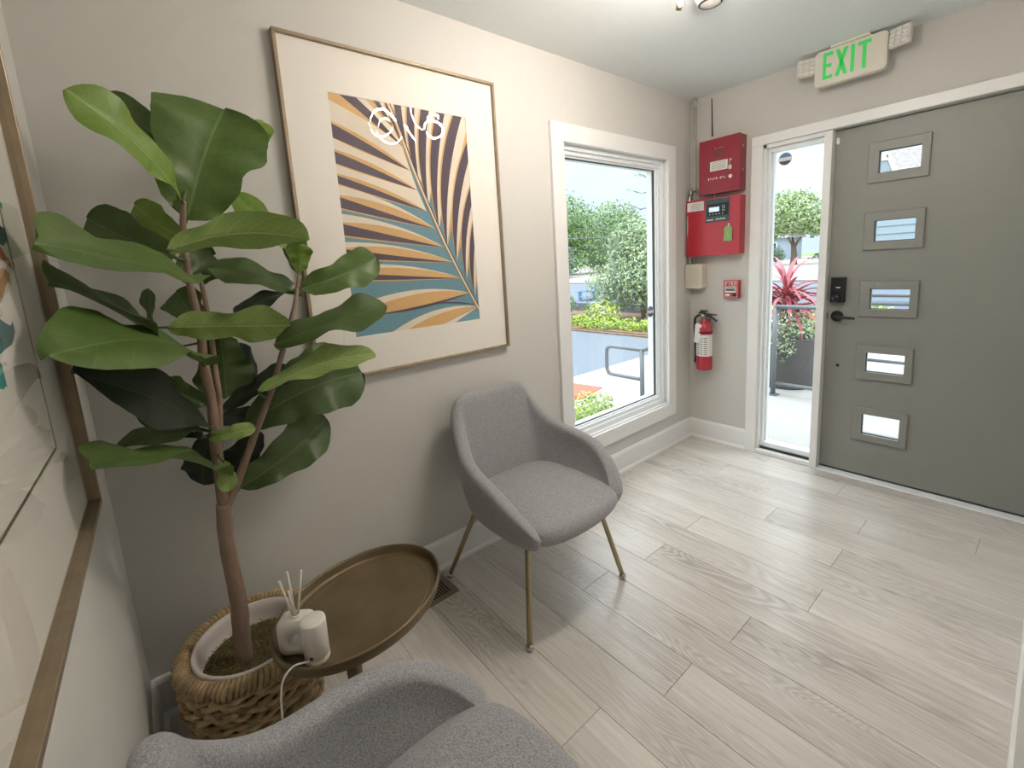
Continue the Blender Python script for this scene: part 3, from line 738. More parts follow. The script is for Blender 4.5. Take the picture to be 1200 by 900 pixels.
def leaf(bx, by, bz, tx, ty, tz, sx, sy, sz, W, ci, seed):
    rnd = random.Random(seed)
    P0 = Vector((bx, by, bz)); P1 = Vector((tx, ty, tz)); S = Vector((sx, sy, sz)).normalized(); D = P1-P0; Ln = D.length; dn = D.normalized(); S = (S-dn*S.dot(dn)).normalized(); N_ = dn.cross(S)
    if N_.z < 0: N_ = -N_
    v1, v2 = rnd.uniform(-.06, .06), rnd.uniform(-.07, .07)
    prof = [(0, .06), (.03, .28), (.09, .48+v1), (.18, .60+v1), (.30, .67), (.42, .74+v2), (.55, .89+v2), (.67, 1.0), (.78, .98), (.87, .85), (.93, .66), (.97, .43), (.99, .24), (1.0, .04)]
    nu = 10; fine = 3
    ss = []
    for (a, wa), (c_, wc) in zip(prof, prof[1:]):
        for k in range(fine): ss.append((a+(c_-a)*k/fine, wa+(wc-wa)*k/fine))
    ss.append(prof[-1])
    arch = rnd.uniform(.03, .09)*Ln; cup = rnd.uniform(.22, .42); ph = rnd.uniform(0, 6.28); fr_ = rnd.uniform(9, 14); wv = rnd.uniform(.05, .085)*W
    ph2 = rnd.uniform(0, 6.28); tws = rnd.uniform(-.5, .5); side = rnd.uniform(-.06, .06)*Ln
    bm_ = bmesh.new(); uvl = bm_.loops.layers.uv.new('UVMap'); rows_ = []
    for s, w in ss:
        c_ = P0+D*s + N_*(arch*4*s*(1-s)) + S*(side*math.sin(s*PI))
        tw_ = tws*(s-.5)*1.2
        S2 = S*math.cos(tw_)+N_*math.sin(tw_); N2 = N_*math.cos(tw_)-S*math.sin(tw_)
        row = []
        for k in range(nu+1):
            u = -1+2*k/nu; edge = 1+.045*math.sin(s*fr_*1.7+ph2+(2 if u > 0 else 0))*abs(u)
            x = u*w*W/2*edge
            h = cup*abs(x) - .55*cup*(x*x)/(W/2) + wv*abs(u)**1.6*math.sin(s*fr_+ph+(2.1 if u > 0 else 0))*min(1, s*4) + .35*wv*math.sin(s*fr_*2.1+ph2)*abs(u)
            row.append((bm_.verts.new(c_ + S2*x + N2*h - FL), (.5+u/2*w, s)))
        rows_.append(row)
    for A, D2 in zip(rows_, rows_[1:]):
        for k in range(nu):
            q = (A[k], A[k+1], D2[k+1], D2[k]); f = bm_.faces.new([v_[0] for v_ in q]); f.smooth = True
            for lp, v_ in zip(f.loops, q): lp[uvl].uv = v_[1]
    b = B(); b._add(bm_)
    near = min(AX, key=lambda p: (p-P0).length)
    if (near-P0).length < .16:
        pts = catmull([near-FL, (near*.5+P0*.5)-FL+Vector((0, 0, -.006)), P0-FL+N_*0.0, P0+D*.05-FL+N_*(arch*.19-.0035)], 4)
        b.tube(pts, .0033, 6, mi=1)
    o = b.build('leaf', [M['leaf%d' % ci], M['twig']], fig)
    return o
for k, a in enumerate(LEAVES): leaf(*a, seed=100+k)

# ================================================================ PICTURES
def clip_poly(pts, x0, x1, z0, z1):
    def cl(P, ins, inter):
        out = []
        for i in range(len(P)):
            a, c_ = P[i-1], P[i]
            if ins(c_):
                if not ins(a): out.append(inter(a, c_))
                out.append(c_)
            elif ins(a): out.append(inter(a, c_))
        return out
    def ix(v): return lambda a, c_: (v, a[1]+(c_[1]-a[1])*(v-a[0])/(c_[0]-a[0]))
    def iz(v): return lambda a, c_: (a[0]+(c_[0]-a[0])*(v-a[1])/(c_[1]-a[1]), v)
    for ins, inter in ((lambda p: p[0] >= x0, ix(x0)), (lambda p: p[0] <= x1, ix(x1)), (lambda p: p[1] >= z0, iz(z0)), (lambda p: p[1] <= z1, iz(z1))):
        if pts: pts = cl(pts, ins, inter)
    return pts
M['art_teal'] = mat('print_teal', (104, 144, 160), .8, noise_amt=.10, noise_scale=160)
M['art_cream'] = mat('print_cream', (226, 212, 196), .8)
M['art_ochre'] = mat('print_ochre', (212, 168, 112), .8, noise_amt=.05, noise_scale=120)
M['art_plum'] = mat('print_plum', (84, 70, 84), .8, noise_amt=.06, noise_scale=120)
t = thing('framed_print', 'large champagne framed palm leaf print in teal, ochre, plum and cream behind glass', 'picture', (-2.239, 0, 1.6036))
ox, oz = -2.239, 1.6036
hw, hh = .462, .609
b = B(); frame_rect(b, 'y', -hw, hw, -hh, hh, .0115, -.032, -.002, bev=.0015)
b.build('frame', M['frame'], t)
b = B(); b.box(-hw+.005, hw-.005, -.010, -.003, -hh+.005, hh-.005); b.build('backing', M['gasket'], t)
b = B()
AX0, AX1, AZ0, AZ1 = -2.535-ox, -1.940-ox, 1.150-oz, 2.044-oz
frame_rect(b, 'y', -hw+.011, hw-.011, -hh+.011, hh-.011, AX0-(-hw+.011), -.0175, -.0100, wb=AZ0-(-hh+.011)) if False else None
b.box(-hw+.011, AX0, -.0175, -.0101, -hh+.011, hh-.011); b.box(AX1, hw-.011, -.0175, -.0101, -hh+.011, hh-.011)
b.box(AX0, AX1, -.0175, -.0101, AZ1, hh-.011); b.box(AX0, AX1, -.0175, -.0101, -hh+.011, AZ0)
b.build('mat_board', M['paper'], t)
b = B(); ly = [0]
def lay(pts, mi):
    """pts in world x,z of the print; every ink layer lies a hair above the last"""
    p = clip_poly([(x-ox, z-oz) for x, z in pts], AX0, AX1, AZ0, AZ1)
    if len(p) < 3: return
    ly[0] += 1
    y = -.0140-ly[0]*.000025
    b.prism([(x, y, z) for x, z in p], (0, .0015, 0), mi)
def curve(p, q, bulge, n=14):
    p = Vector(p); q = Vector(q); d = q-p; nrm = Vector((-d.y, d.x))
    return [tuple(p+d*s+nrm*(bulge*4*s*(1-s))) for s in [k/n for k in range(n+1)]]
def band(p0, p1, q, b0, b1, mi): lay(curve(p0, q, b0)+curve(q, p1, -b1)[:0]+curve(p1, q, b1)[::-1], mi)
lay([(-2.6, 1.1), (-1.9, 1.1), (-1.9, 2.1), (-2.6, 2.1)], 0)
LX = -2.535
# (upper edge of cream, cream/ochre, ochre/plum, end of plum) on the left margin, base on the midrib
LB = [((-2.300, 2.02), (2.30, 2.22, 2.20, 2.13)), ((-2.277, 1.955), (2.16, 2.10, 2.085, 2.035)), ((-2.231, 1.797), (1.995, 1.945, 1.940, 1.890)) , ((-2.207, 1.721), (1.888, 1.848, 1.842, 1.800)), ((-2.172, 1.637), (1.796, 1.762, 1.757, 1.728)), ((-2.135, 1.564), (1.722, 1.686, 1.680, 1.640)),
      ((-2.098, 1.486), (1.619, 1.586, 1.582, 1.540)), ((-2.060, 1.419), (1.515, 1.492, 1.488, 1.455)), ((-2.027, 1.347), (1.428, 1.402, 1.399, 1.372))]
LB[1] = ((-2.262, 1.90), (2.095, 2.062, 2.055, 2.0))
for k in range(len(LB)-1):
    if k < 4:
        q0, a3p = LB[k][0], LB[k][1][3]; q1, a1n = LB[k+1][0], LB[k+1][1][1]
        lay(curve((LX, a3p), q0, -.004)+curve((LX, a1n), q1, .035)[::-1], 1)
lay(curve((LX, 2.10), (-2.31, 2.06), 0)+curve((LX, LB[2][1][1]), LB[2][0], .02)[::-1], 1)
lay([(LX, 2.06), (LX, 2.02), (-2.40, 1.968), (-2.262, 1.90), (-2.40, 2.00), (-2.47, 2.06)], 2)
lay([(-2.515, 2.06), (-2.45, 2.06), (-2.36, 1.99), (-2.25, 1.885), (-2.38, 1.968)], 3)
lay([(-2.41, 2.06), (-2.36, 2.06), (-2.262, 1.93), (-2.33, 1.985)], 2); lay([(-2.36, 2.06), (-2.335, 2.06), (-2.262, 1.94), (-2.30, 1.975)], 3)
for k, (q, (a0, a1, a2, a3)) in enumerate(LB):
    if k < 2: continue
    band((LX, a0), (LX, a1), q, .035, .065, 1)
    band((LX, a1), (LX, a3), q, .030, -.004, 3)
    band((LX, a3), (LX, a3-.006), q, -.004, -.006, 2)
    band((LX, a1+.002), (LX, a2), q, .055 if k > 4 else .045, -.002 if k > 4 else .014, 2)
    band((LX, a0), (LX, a1+.003), q, .048 if k > 4 else .040, .055 if k > 4 else .045, 1)
# the two lowest leaflets leave through the bottom margin
band((-2.62, 1.235), (-2.60, 1.20), (-1.987, 1.278), .085, .07, 1)
band((-2.53, 1.238), (-2.50, 1.225), (-1.987, 1.278), .065, -.028, 2); band((-2.62, 1.245), (-2.50, 1.23), (-1.987, 1.276), -.02, -.040, 3); band((-2.50, 1.238), (-2.48, 1.228), (-1.987, 1.279), .072, -.018, 2)
band((-2.48, 1.09), (-2.40, 1.10), (-1.950, 1.214), .10, .075, 1); band((-2.41, 1.10), (-2.30, 1.10), (-1.950, 1.213), .075, -.004, 2); band((-2.30, 1.10), (-2.22, 1.10), (-1.948, 1.208), .0, -.02, 1)
band((-2.22, 1.245), (-2.22, 1.243), (-1.950, 1.217), .05, .03, 3)
# upright leaflets on the right of the midrib
RB = [((-2.276, 1.945), (-2.355, 2.07), .02, .05), ((-2.250, 1.88), (-2.30, 2.07), .0, .05), ((-2.224, 1.805), (-2.250, 2.07), .03, .055), ((-2.195, 1.722), (-2.187, 2.07), .04, .06), ((-2.162, 1.646), (-2.118, 2.07), .05, .064), ((-2.120, 1.562), (-2.040, 2.07), .06, .068), ((-2.085, 1.485), (-1.955, 2.06), .07, .074), ((-2.042, 1.420), (-1.900, 1.95), .075, .066), ((-1.997, 1.340), (-1.905, 1.76), .08, .055), ((-1.958, 1.262), (-1.915, 1.60), .05, .045)]
for k, (q, tp, bl, w) in enumerate(RB):
    def at(dx): return (tp[0]+dx, tp[1]-dx*.2)
    w *= 1.15; bl *= -.7
    band(at(-w*.52), at(-w*.40), q, bl-.040, bl-.036, 2)
    band(at(-w*.42), at(w*.04), q, bl-.036, bl+.004, 3)
    band(at(w*.04), at(w*.52), q, bl-.002, bl+(.042 if k < 6 else .02), 1)
    band(at(w*.50), at(w*.60), q, bl+(.040 if k < 6 else .02), bl+.050, 2)
mr_ = [(-1.938, 1.190), (-1.990, 1.286), (-2.023, 1.349), (-2.060, 1.424), (-2.097, 1.500), (-2.133, 1.585), (-2.163, 1.657), (-2.194, 1.735), (-2.222, 1.81), (-2.247, 1.888), (-2.281, 1.986), (-2.315, 2.07)]
def strip(off, w, mi):
    L_ = [(x-w+off, z) for x, z in mr_]; R2 = [(x+w+off, z+.002) for x, z in mr_]
    for k in range(len(mr_)-1): lay([L_[k], R2[k], R2[k+1], L_[k+1]], mi)
strip(.004, .0065, 3); strip(0, .005, 1); strip(-.003, .0022, 2)
b.build('print', [M['art_teal'], M['art_cream'], M['art_ochre'], M['art_plum']], t)
b = B(); b.box(-hw+.011, hw-.011, -.0235, -.0215, -hh+.011, hh-.011); b.build('glass', M['pglass'], t)

# left wall picture (local: Y' runs along the wall, x outward)
t = thing('framed_print', 'large framed print with wavy teal and rust shapes on the left wall', 'picture', (-3.3215, -.573, 1.595), rz=math.radians(0.0))
hw2 = .462
LXW = XL
t.location = (-3.3205, -.585, 1.588); t.rotation_euler = (0, 0, math.radians(-1.35))
def fb(b, y0, y1, z0, z1, x0, x1, bev=0, mi=0): b.box(x0, x1, y0, y1, z0, z1, bev, 1, mi=mi)
# right edge of the frame at local y = 0, runs to y = -.924
W2 = .924
b = B(); fd0, fd1 = .022, .036
fb(b, -.011, 0, -hh+.0, hh, .002, fd1, .001); fb(b, -W2, -W2+.011, -hh, hh, .002, fd1, .001)
fb(b, -W2+.011, -.011, hh-.011, hh, .002, fd1, .001); fb(b, -W2+.011, -.011, -hh, -hh+.011, .002, fd1, .001)
b.build('frame', M['frame'], t)
b = B(); fb(b, -W2+.004, -.004, -hh+.004, hh-.004, .0130, .0149); b.build('backing', M['gasket'], t)
b = B(); fb(b, -W2+.011, -.011, -hh+.011, hh-.011, .0150, .0165)
b.build('mat_board', M['paper'], t)
b = B(); iy0, iy1, iz0, iz1 = -W2+.17, -.17, -hh+.17, hh-.17
for (a0, a1, c0, c1) in ((iy0-.004, iy0, iz0, iz1), (iy1, iy1+.004, iz0, iz1), (iy0-.004, iy1+.004, iz0-.004, iz0), (iy0-.004, iy1+.004, iz1, iz1+.004)): fb(b, a0, a1, c0, c1, .0165, .0174)
b.build('mat_bevel', M['frame'], t)
# print: stacked wavy bands inside a round outline
M['a_rust'] = mat('print_rust', (176, 100, 70), .8, noise_amt=.05, noise_scale=90); M['a_deep'] = mat('print_deep_teal', (58, 104, 112), .8, noise_amt=.08, noise_scale=90)
M['a_aqua'] = mat('print_aqua', (72, 158, 152), .8); M['a_tan'] = mat('print_tan', (184, 140, 96), .8); M['a_ink'] = mat('print_brown_line', (112, 84, 74), .8)
b = B(); cyc = -.46; czc = .005; RR = .318
rows_ = [(-.300, .050, 2), (-.240, .046, 1), (-.190, .034, 3), (-.150, .030, 0), (-.108, .040, 1), (-.062, .022, 2), (-.022, .034, 1), (.022, .032, 1), (.064, .022, 1), (.096, .010, 4), (.118, .010, 0), (.140, .010, 4), (.165, .03, 1), (.21, .034, 3), (.26, .03, 1)]
ri = 0
for zc_, th_, mi_ in rows_:
    ri += 1
    segs = 30; A_ = []; D_ = []
    half = math.sqrt(max(0, RR*RR-zc_*zc_))
    for k in range(segs+1):
        y = cyc-half+2*half*k/segs
        base = zc_+.010*math.sin(y*30+ri*.6)+.005*math.sin(y*61+ri)
        up_ = base+th_*(.48+.16*math.sin(y*19+ri*2)); dn_ = base-th_*(.46+.16*math.cos(y*23+ri))
        e = max(.5, 1-abs((y-cyc)/half)**9)
        A_.append((.0168, y, czc+base+(up_-base)*e)); D_.append((.0168, y, czc+base+(dn_-base)*e))
    for k in range(segs): b.poly([A_[k], A_[k+1], D_[k+1], D_[k]], mi_)
b.build('print', [M['a_rust'], M['a_deep'], M['a_aqua'], M['a_tan'], M['a_ink']], t)
b = B(); fb(b, -W2+.011, -.011, -hh+.011, hh-.011, .0235, .0250); b.build('glass', M['pglass'], t)

# ================================================================ CEILING LAMP
t = thing('ceiling_lamp', 'curled glowing ribbon ceiling lamp with a brass tip, cropped by the top edge', 'lamp', (-1.70, -.97, H))
LP = Vector((-1.70, -.97, H))
b = B(); b.lathe([(0, 0), (.10, 0), (.10, -.018), (.092, -.024), (0, -.024)], 40); b.build('canopy', M['white'], t)
R1 = [(-1.791, -0.977, 2.312), (-1.822, -1.0, 2.362), (-1.86, -1.011, 2.377), (-1.915, -1.007, 2.35), (-1.951, -0.989, 2.292), (-1.955, -0.965, 2.229), (-1.932, -0.946, 2.196), (-1.893, -0.943, 2.2), (-1.847, -0.955, 2.233), (-1.818, -0.978, 2.275), (-1.818, -1.0, 2.314), (-1.848, -1.012, 2.327), (-1.884, -1.007, 2.306), (-1.911, -0.988, 2.257), (-1.914, -0.964, 2.211), (-1.894, -0.946, 2.173), (-1.852, -0.943, 2.163), (-1.807, -0.955, 2.181), (-1.762, -0.978, 2.225)]
R2_ = [(-1.684, -0.977, 2.402), (-1.665, -1.0, 2.378), (-1.64, -1.011, 2.334), (-1.616, -1.007, 2.302), (-1.591, -0.989, 2.292), (-1.589, -0.965, 2.32), (-1.577, -0.946, 2.355), (-1.541, -0.943, 2.377), (-1.498, -0.955, 2.374), (-1.485, -0.978, 2.365)]
R3 = [(-1.742, -0.955, 2.288), (-1.722, -0.935, 2.238), (-1.698, -0.902, 2.178)]
R4 = [(-1.584, -0.977, 2.273), (-1.542, -1.0, 2.253), (-1.487, -1.011, 2.257), (-1.443, -1.007, 2.285), (-1.453, -0.989, 2.324), (-1.506, -0.965, 2.341), (-1.569, -0.946, 2.335), (-1.606, -0.943, 2.31), (-1.605, -0.955, 2.286)]
for pts in (R1, R2_, R3, R4):
    cp = catmull([Vector(p)-LP for p in pts], 5)
    b = B(); b.tube([p+Vector((0, 0, .004)) for p in cp], .0085, 8, flat=(.35, 1.0)); rb = b.build('ribbon_holder', M['brass'], t)
    b = B(); b.tube([p+Vector((0, 0, -.006)) for p in cp], .0075, 8, flat=(.6, 1.0)); b.build('light_ribbon', M['ribbon'], t)
for p in ((-1.86, -1.008, 2.383), (-1.665, -.998, 2.385), (-1.745, -.945, 2.290), (-1.51, -.963, 2.346)):
    b = B(); b.tube([Vector(p)-LP, Vector(((p[0]+1.70)*.4, (p[1]+.97)*.4, -.02))], .003, 8); b.build('rod', M['brass'], t)
b = B(); b.tube([Vector((-1.700, -.904, 2.181))-LP, Vector((-1.694, -.895, 2.166))-LP], [.011, .009], 8); b.build('brass_tip', M['brass'], t)
# smoke detector
b = B(); b.lathe([(0, 0), (.062, 0), (.062, -.012), (.055, -.030), (.040, -.038), (0, -.040)], 36)
sd = b.build('smoke_detector', M['white'], loc=(-1.175, -.735, H), label='white round smoke detector on the ceiling, cropped by the top edge', cat='detector')
b = B(); b.lathe([(.040, -.0385), (.046, -.0355), (.046, -.0375), (.040, -.0405)], 30); b.build('grille', M['gasket'], sd)

# ================================================================ EXIT SIGN
t = thing('exit_sign', 'lit green EXIT sign with two square lamp heads hanging from the ceiling by the door', 'sign', (-.10, -.948, H))
b = B(); b.box(-.035, .035, -.085, .085, -.012, 0, .003, 2); b.build('canopy', M['signwhite'], t)
# sign plate (local z: -.188..0)
pts = []
for cy, cz, a0 in ((.145, -.026, 0), (-.145, -.026, 90), (-.145, -.176, 180), (.145, -.176, 270)):
    for k in range(6):
        a = math.radians(a0+90*k/5); pts.append((-.022, cy+(-.010 if cy > 0 else .010)+.022*math.cos(a), cz+(-.008 if cz > -.1 else .008)+.022*math.sin(a)))
b = B(); b.prism(pts, (.040, 0, 0)); b.build('housing', M['signwhite'], t)
b = B(); pts2 = [(-.0245, y*.965, -.101+(z+.101)*.94) for _, y, z in pts]; b.prism(pts2, (.0025, 0, 0)); b.build('face_plate', M['signwhite'], t)
def letter(parts):
    b = B()
    for p in parts: b.prism([(-.0262, y, z) for y, z in p], (.0018, 0, 0))
    b.build('letter', M['greenlit'], t)
zt, zb = -.028, -.160; sw = .015
def R(y0, y1, z0, z1): return [(y0, z0), (y1, z0), (y1, z1), (y0, z1)]
y = .118  # left of the word as seen from inside (larger y is left)
letter([R(y, y-sw, zb, zt), R(y-sw, y-.045, zt-.018, zt), R(y-sw, y-.040, -.102, -.085), R(y-sw, y-.045, zb, zb+.018)])
y = .062
letter([[(y, zt), (y-.018, zt), (y-.056, zb), (y-.038, zb)], [(y-.038, zt), (y-.056, zt), (y-.018, zb), (y, zb)]])
y = -.006
letter([R(y, y-.017, zb, zt)])
y = -.036
letter([R(y, y-.056, zt-.018, zt), R(y-.020, y-.037, zb, zt-.018)])
for sy in (1, -1):
    ang = math.radians(10*sy)
    hd = thing('lamp_head', None, None, (-.01, .202*sy, -.068 if sy > 0 else -.060)); hd.parent = t; hd.rotation_euler = (0, math.radians(6), ang*1.6)
    b = B(); b.box(-.012, .020, -.045, .045, -.045, .045, .010, 3); b.build('lens_box', M['signwhite'], hd)
    b = B()
    for i_ in range(3):
        for j_ in range(4): b.box(-.0155, -.012, -.039+i_*.027, -.015+i_*.027, -.040+j_*.0205, -.0225+j_*.0205, .004, 1)
    b.build('lens_facets', M['white'], hd)
    b = B(); b.tube([(0, -.045*sy, 0), (0, -.062*sy, 0)], .009, 10); b.build('swivel', M['signwhite'], hd)

# ================================================================ FIRE ALARM EQUIPMENT
t = thing('alarm_communicator', 'upper dark red metal alarm box with a keyed door and a rod antenna', 'alarm box', (0, -.249, 1.955))
w_, h_ = .134, .172
b = B(); b.box(-.088, 0, -w_, w_, -h_, h_, .002, 1); b.build('cabinet', M['red'], t)
b = B(); b.box(-.0965, -.0885, -w_-.002, w_+.002, -h_-.002, h_+.002, .0025, 2); dr = b.build('door', M['red'], t)
b = B(); b.box(-.0985, -.0965, -.098, .108, -.155, -.052, .0009, 1); b.build('embossed_panel', M['red'], dr)
b = B(); b.box(-.0980, -.0966, -.058, .058, -.030, .030); b.build('label', M['label'], dr)
b = B()
for k in range(6): b.box(-.0984, -.0981, -.048, .048, -.022+.0085*k, -.0195+.0085*k)
b.build('label_print', M['ink'], dr, kind='stuff')
b = B(); b.box(-.0980, -.0966, -.034, .034, .062, .078, .0005, 1); b.build('slot_window', M['pgrey'], dr)
b = B()
for k in range(9): b.box(-.0992, -.0986, -.045+.0135*k, -.0375+.0135*k, -.085+(.006 if k % 2 else 0)-.002*k*.0, -.078+(.006 if k % 3 else 0))
b.lathe([(0, 0), (.012, 0), (.012, .0008), (0, .0008)], 16, (-.0995, -.078, -.080), axis='X')
b.build('lettering', M['label'], dr, kind='stuff')
b = B(); b.lathe([(0, 0), (.006, 0), (.006, .003), (0, .003)], 12, (-.0995, .022, .110), axis='X'); b.box(-.0975, -.0966, -.03, .008, .108, .112); b.build('indicator', M['brass'], dr)
b = B(); b.lathe([(0, 0), (.009, 0), (.009, .006), (0, .006)], 16, (-.1025, -.078, .022), axis='X'); b.box(-.112, -.102, -.080, -.076, -.016, .026); b.box(-.114, -.104, -.092, -.070, -.040, -.012, .002, 1); b.build('key', M['chrome'], dr)
for z_ in (.10, -.045):
    b = B(); b.box(-.060, -.045, -w_-.003, -w_, z_-.007, z_+.007, .001, 1); b.build('screw', M['steel'], t)
b = B(); b.lathe([(0, 0), (.010, 0), (.010, .014), (.0075, .020), (.0075, .034), (0, .034)], 14, (-.035, .076, h_)); ab = b.build('antenna_base', M['beige'], t)
b = B(); b.tube([(-.035, .076, h_+.034), (-.035, .079, h_+.12), (-.033, .084, h_+.275)], [.0055, .004, .003], 8); b.build('antenna', M['black'], ab)

t = thing('fire_alarm_panel', 'lower bright red fire alarm control panel with a small lit display and green tag', 'alarm panel', (0, -.202, 1.565))
w_, h_ = .183, .190
b = B(); b.box(-.078, 0, -w_, w_, -h_, h_, .002, 1); b.build('cabinet', M['red2'], t)
b = B(); b.box(-.088, -.0785, -w_-.003, w_+.003, -h_-.002, h_+.002, .003, 2); dr = b.build('door', M['red2'], t)
b = B(); b.box(-.0905, -.088, -.120, .045, .030, .182, .001, 1); kp = b.build('annunciator', M['pgrey'], dr)
b = B(); b.box(-.0925, -.0905, -.112, .030, .070, .150, .001, 1); b.build('bezel', M['black'], kp)
b = B(); b.box(-.0932, -.0925, -.052, .018, .098, .128); b.build('display', M['screen'], kp)
b = B()
for k in range(5): b.box(-.0930, -.0925, .008-.022*k, .016-.022*k, .078, .085)
for k in range(3):
    for j in range(2): b.box(-.0930, -.0925, -.078-.011*j, -.071-.011*j, .098+.014*k, .106+.014*k)
b.build('button', M['steel'], kp, kind='stuff')
b = B()
for k in range(4): b.box(-.0911, -.0905, .026-.012*k, .034-.012*k, .042, .050)
for k in range(6): b.box(-.0911, -.0905, -.035-.011*k, -.028-.011*k, .044, .050+(k % 2)*.003)
b.build('lettering', M['label'], kp, kind='stuff')
b = B(); b.box(-.0895, -.088, .058, .178, .118, .178); pl = b.build('paper_note', M['label'], dr)
b = B()
for k in range(5): b.box(-.0899, -.0895, .066, .150, .128+.009*k, .1305+.009*k)
b.build('note_print', M['ink'], pl, kind='stuff')
b = B(); b.lathe([(0, 0), (.010, 0), (.010, .008), (0, .008)], 16, (-.0965, -.118, .004), axis='X'); b.build('key_lock', M['chrome'], dr)
b = B(); b.prism([(-.097, -.086, -.100), (-.097, -.142, -.104), (-.093, -.142, -.020), (-.093, -.132, -.006), (-.093, -.098, -.004), (-.093, -.088, -.018)], (.0008, 0, 0)); tg = b.build('hanging_tag', M['green'], dr, label='green card tag hanging from the panel key')
b = B(); b.tube([(-.096, -.116, -.012), (-.097, -.117, .004)], .001, 5); b.tube([(-.0975, -.108, -.045), (-.0975, -.122, -.075)], .0008, 4); b.build('tag_string', M['label'], tg, kind='stuff')
# connector between the boxes
b = B(); b.tube([(-.05, -.200, 1.753), (-.052, -.206, 1.768), (-.055, -.213, 1.786)], .0105, 12); b.tube([(-.05, -.200, 1.752), (-.05, -.2015, 1.758)], .014, 12); b.build('conduit_nipple', M['steel'], label='short silver conduit nipple joining the two red boxes', cat='conduit')

# conduits
t = thing('conduit_riser', 'painted electrical conduit running down the room corner to the beige box', 'conduit', (-.030, -.045, 0))
b = B(); b.tube([(0, 0, 1.318), (0, 0, H)], .012, 14); b.build('pipe', M['conduit'], t)
b = B(); b.tube([(0, 0, H-.065), (0, 0, H-.002)], .016, 14); b.build('collar', M['conduit'], t)
b = B(); b.tube(catmull([(-.030, .018, 1.318), (-.030, .018, 1.40), (-.046, .022, 1.47), (-.052, .022, 1.60), (-.044, .020, 1.72), (-.034, .012, 1.80)], 5), .009, 10); b.build('bent_pipe', M['steel'], t)
b = B(); b.tube([(-.034, .012, 1.795), (-.032, .008, 1.835)], .014, 12); b.tube([(-.032, .008, 1.832), (-.026, -.075, 1.835)], .009, 12); b.tube([(-.031, -.006, 1.833), (-.029, -.026, 1.834)], .0135, 12); b.tube([(-.027, -.058, 1.835), (-.026, -.069, 1.835)], .0135, 12); b.build('elbow', M['steel'], t)
b = B(); b.box(-.046, .012, -.010, .032, 1.405, 1.425, .003, 1); b.build('strap', M['gasket'], t)
t = thing('junction_box', 'small beige metal junction box in the corner under the conduit', 'junction box', (0, -.066, 1.232))
b = B(); b.box(-.075, 0, -.060, .060, -.084, .084, .002, 1); b.build('body', M['beige'], t)
b = B(); b.box(-.081, -.0752, -.062, .062, -.086, .086, .002, 1); b.build('cover', M['beige'], t)
for z_ in (-.05, 0, .05):
    b = B(); b.box(-.05, -.044, -.062, -.060, z_-.004, z_+.004); b.build('screw', M['steel'], t)
# pull station
t = thing('fire_pull_station', 'small red FIRE pull station on the wall between the extinguisher and sidelight', 'fire alarm', (0, -.315, 1.137))
b = B(); b.box(-.036, 0, -.052, .052, -.062, .062, .004, 2); b.build('body', M['red2'], t)
b = B(); b.box(-.038, -.036, -.044, .044, -.054, .054, .0015, 1); fp = b.build('face', M['white'], t)
b = B(); b.box(-.0395, -.038, -.041, .041, -.051, .051, .001, 1); b.build('red_inset', M['red2'], fp)
b = B(); b.box(-.045, -.0395, -.036, .036, -.022, .020, .003, 2); hnd = b.build('pull_handle', M['white'], t)
b = B(); b.box(-.0465, -.045, -.030, .030, -.010, .004); b.box(-.0465, -.045, -.030, .030, .009, .015); b.build('handle_print', M['pgrey'], hnd, kind='stuff')
RX = Matrix(((0, 0, -1, 0), (-1, 0, 0, 0), (0, 1, 0, 0), (0, 0, 0, 1)))
def on_wall(x, y, z): return Matrix.Translation((x, y, z)) @ RX
for k, ch in enumerate('FIRE'):
    b = B(); b.text(ch, .030, on_wall(-.0400, (.030, .011, -.009, -.029)[k], .035), .001); b.build('letter', M['white'], t)
b = B(); b.box(-.0402, -.0396, .005, .036, -.044, -.032); b.build('small_label', M['white'], t)
b = B(); b.lathe([(0, 0), (.011, 0), (.011, .005), (0, .005)], 16, (-.0445, -.026, -.038), axis='X'); b.build('key_lock', M['black'], t)
# extinguisher
t = thing('fire_extinguisher', 'red fire extinguisher with black hose and white tag hung on the wall', 'extinguisher', (-.075, -.150, .560))
b = B(); b.lathe([(0, 0), (.046, 0), (.052, .004), (.054, .012), (.054, .285), (.051, .310), (.042, .332), (.026, .350), (.019, .358), (.019, .372), (0, .372)], 40); b.build('cylinder', M['red2'], t)
b = B(); b.lathe([(.0547, .105), (.0549, .107), (.0549, .258), (.0547, .260)], 40, (0, 0, 0))
bm_ = b.bm
dl = [f for f in bm_.faces if f.calc_center_median().y > .036 and f.calc_center_median().x > -.04]
lb = b.build('label', M['label'], t)
b = B()
for k in range(9):
    z_ = .118+.0145*k
    for a0, a1 in ((150, 172), (178, 196), (202, 226)):
        a0r, a1r = math.radians(a0), math.radians(a1); r_ = .0552
        q = [(r_*math.cos(a0r+(a1r-a0r)*s_), r_*math.sin(a0r+(a1r-a0r)*s_)) for s_ in (0, .5, 1)]
        for (xa, ya), (xb, yb) in zip(q, q[1:]): b.poly([(xa, ya, z_), (xb, yb, z_), (xb, yb, z_+.006), (xa, ya, z_+.006)])
b.build('label_print', M['ink'], lb, kind='stuff')
b = B(); b.lathe([(.0548, .272), (.0560, .272), (.0560, .282), (.0548, .282)], 40); b.build('strap', M['black'], t)
b = B(); b.lathe([(0, .372), (.016, .372), (.016, .384), (.013, .386), (.013, .402), (0, .402)], 20); b.box(-.02, .02, -.012, .012, .386, .402, .002, 1); b.build('valve', M['steel'], t)
b = B(); b.box(-.010, .010, -.085, .045, .403, .411, .003, 2, rot=Matrix.Rotation(math.radians(6), 4, 'X')); b.build('carry_handle', M['black'], t)
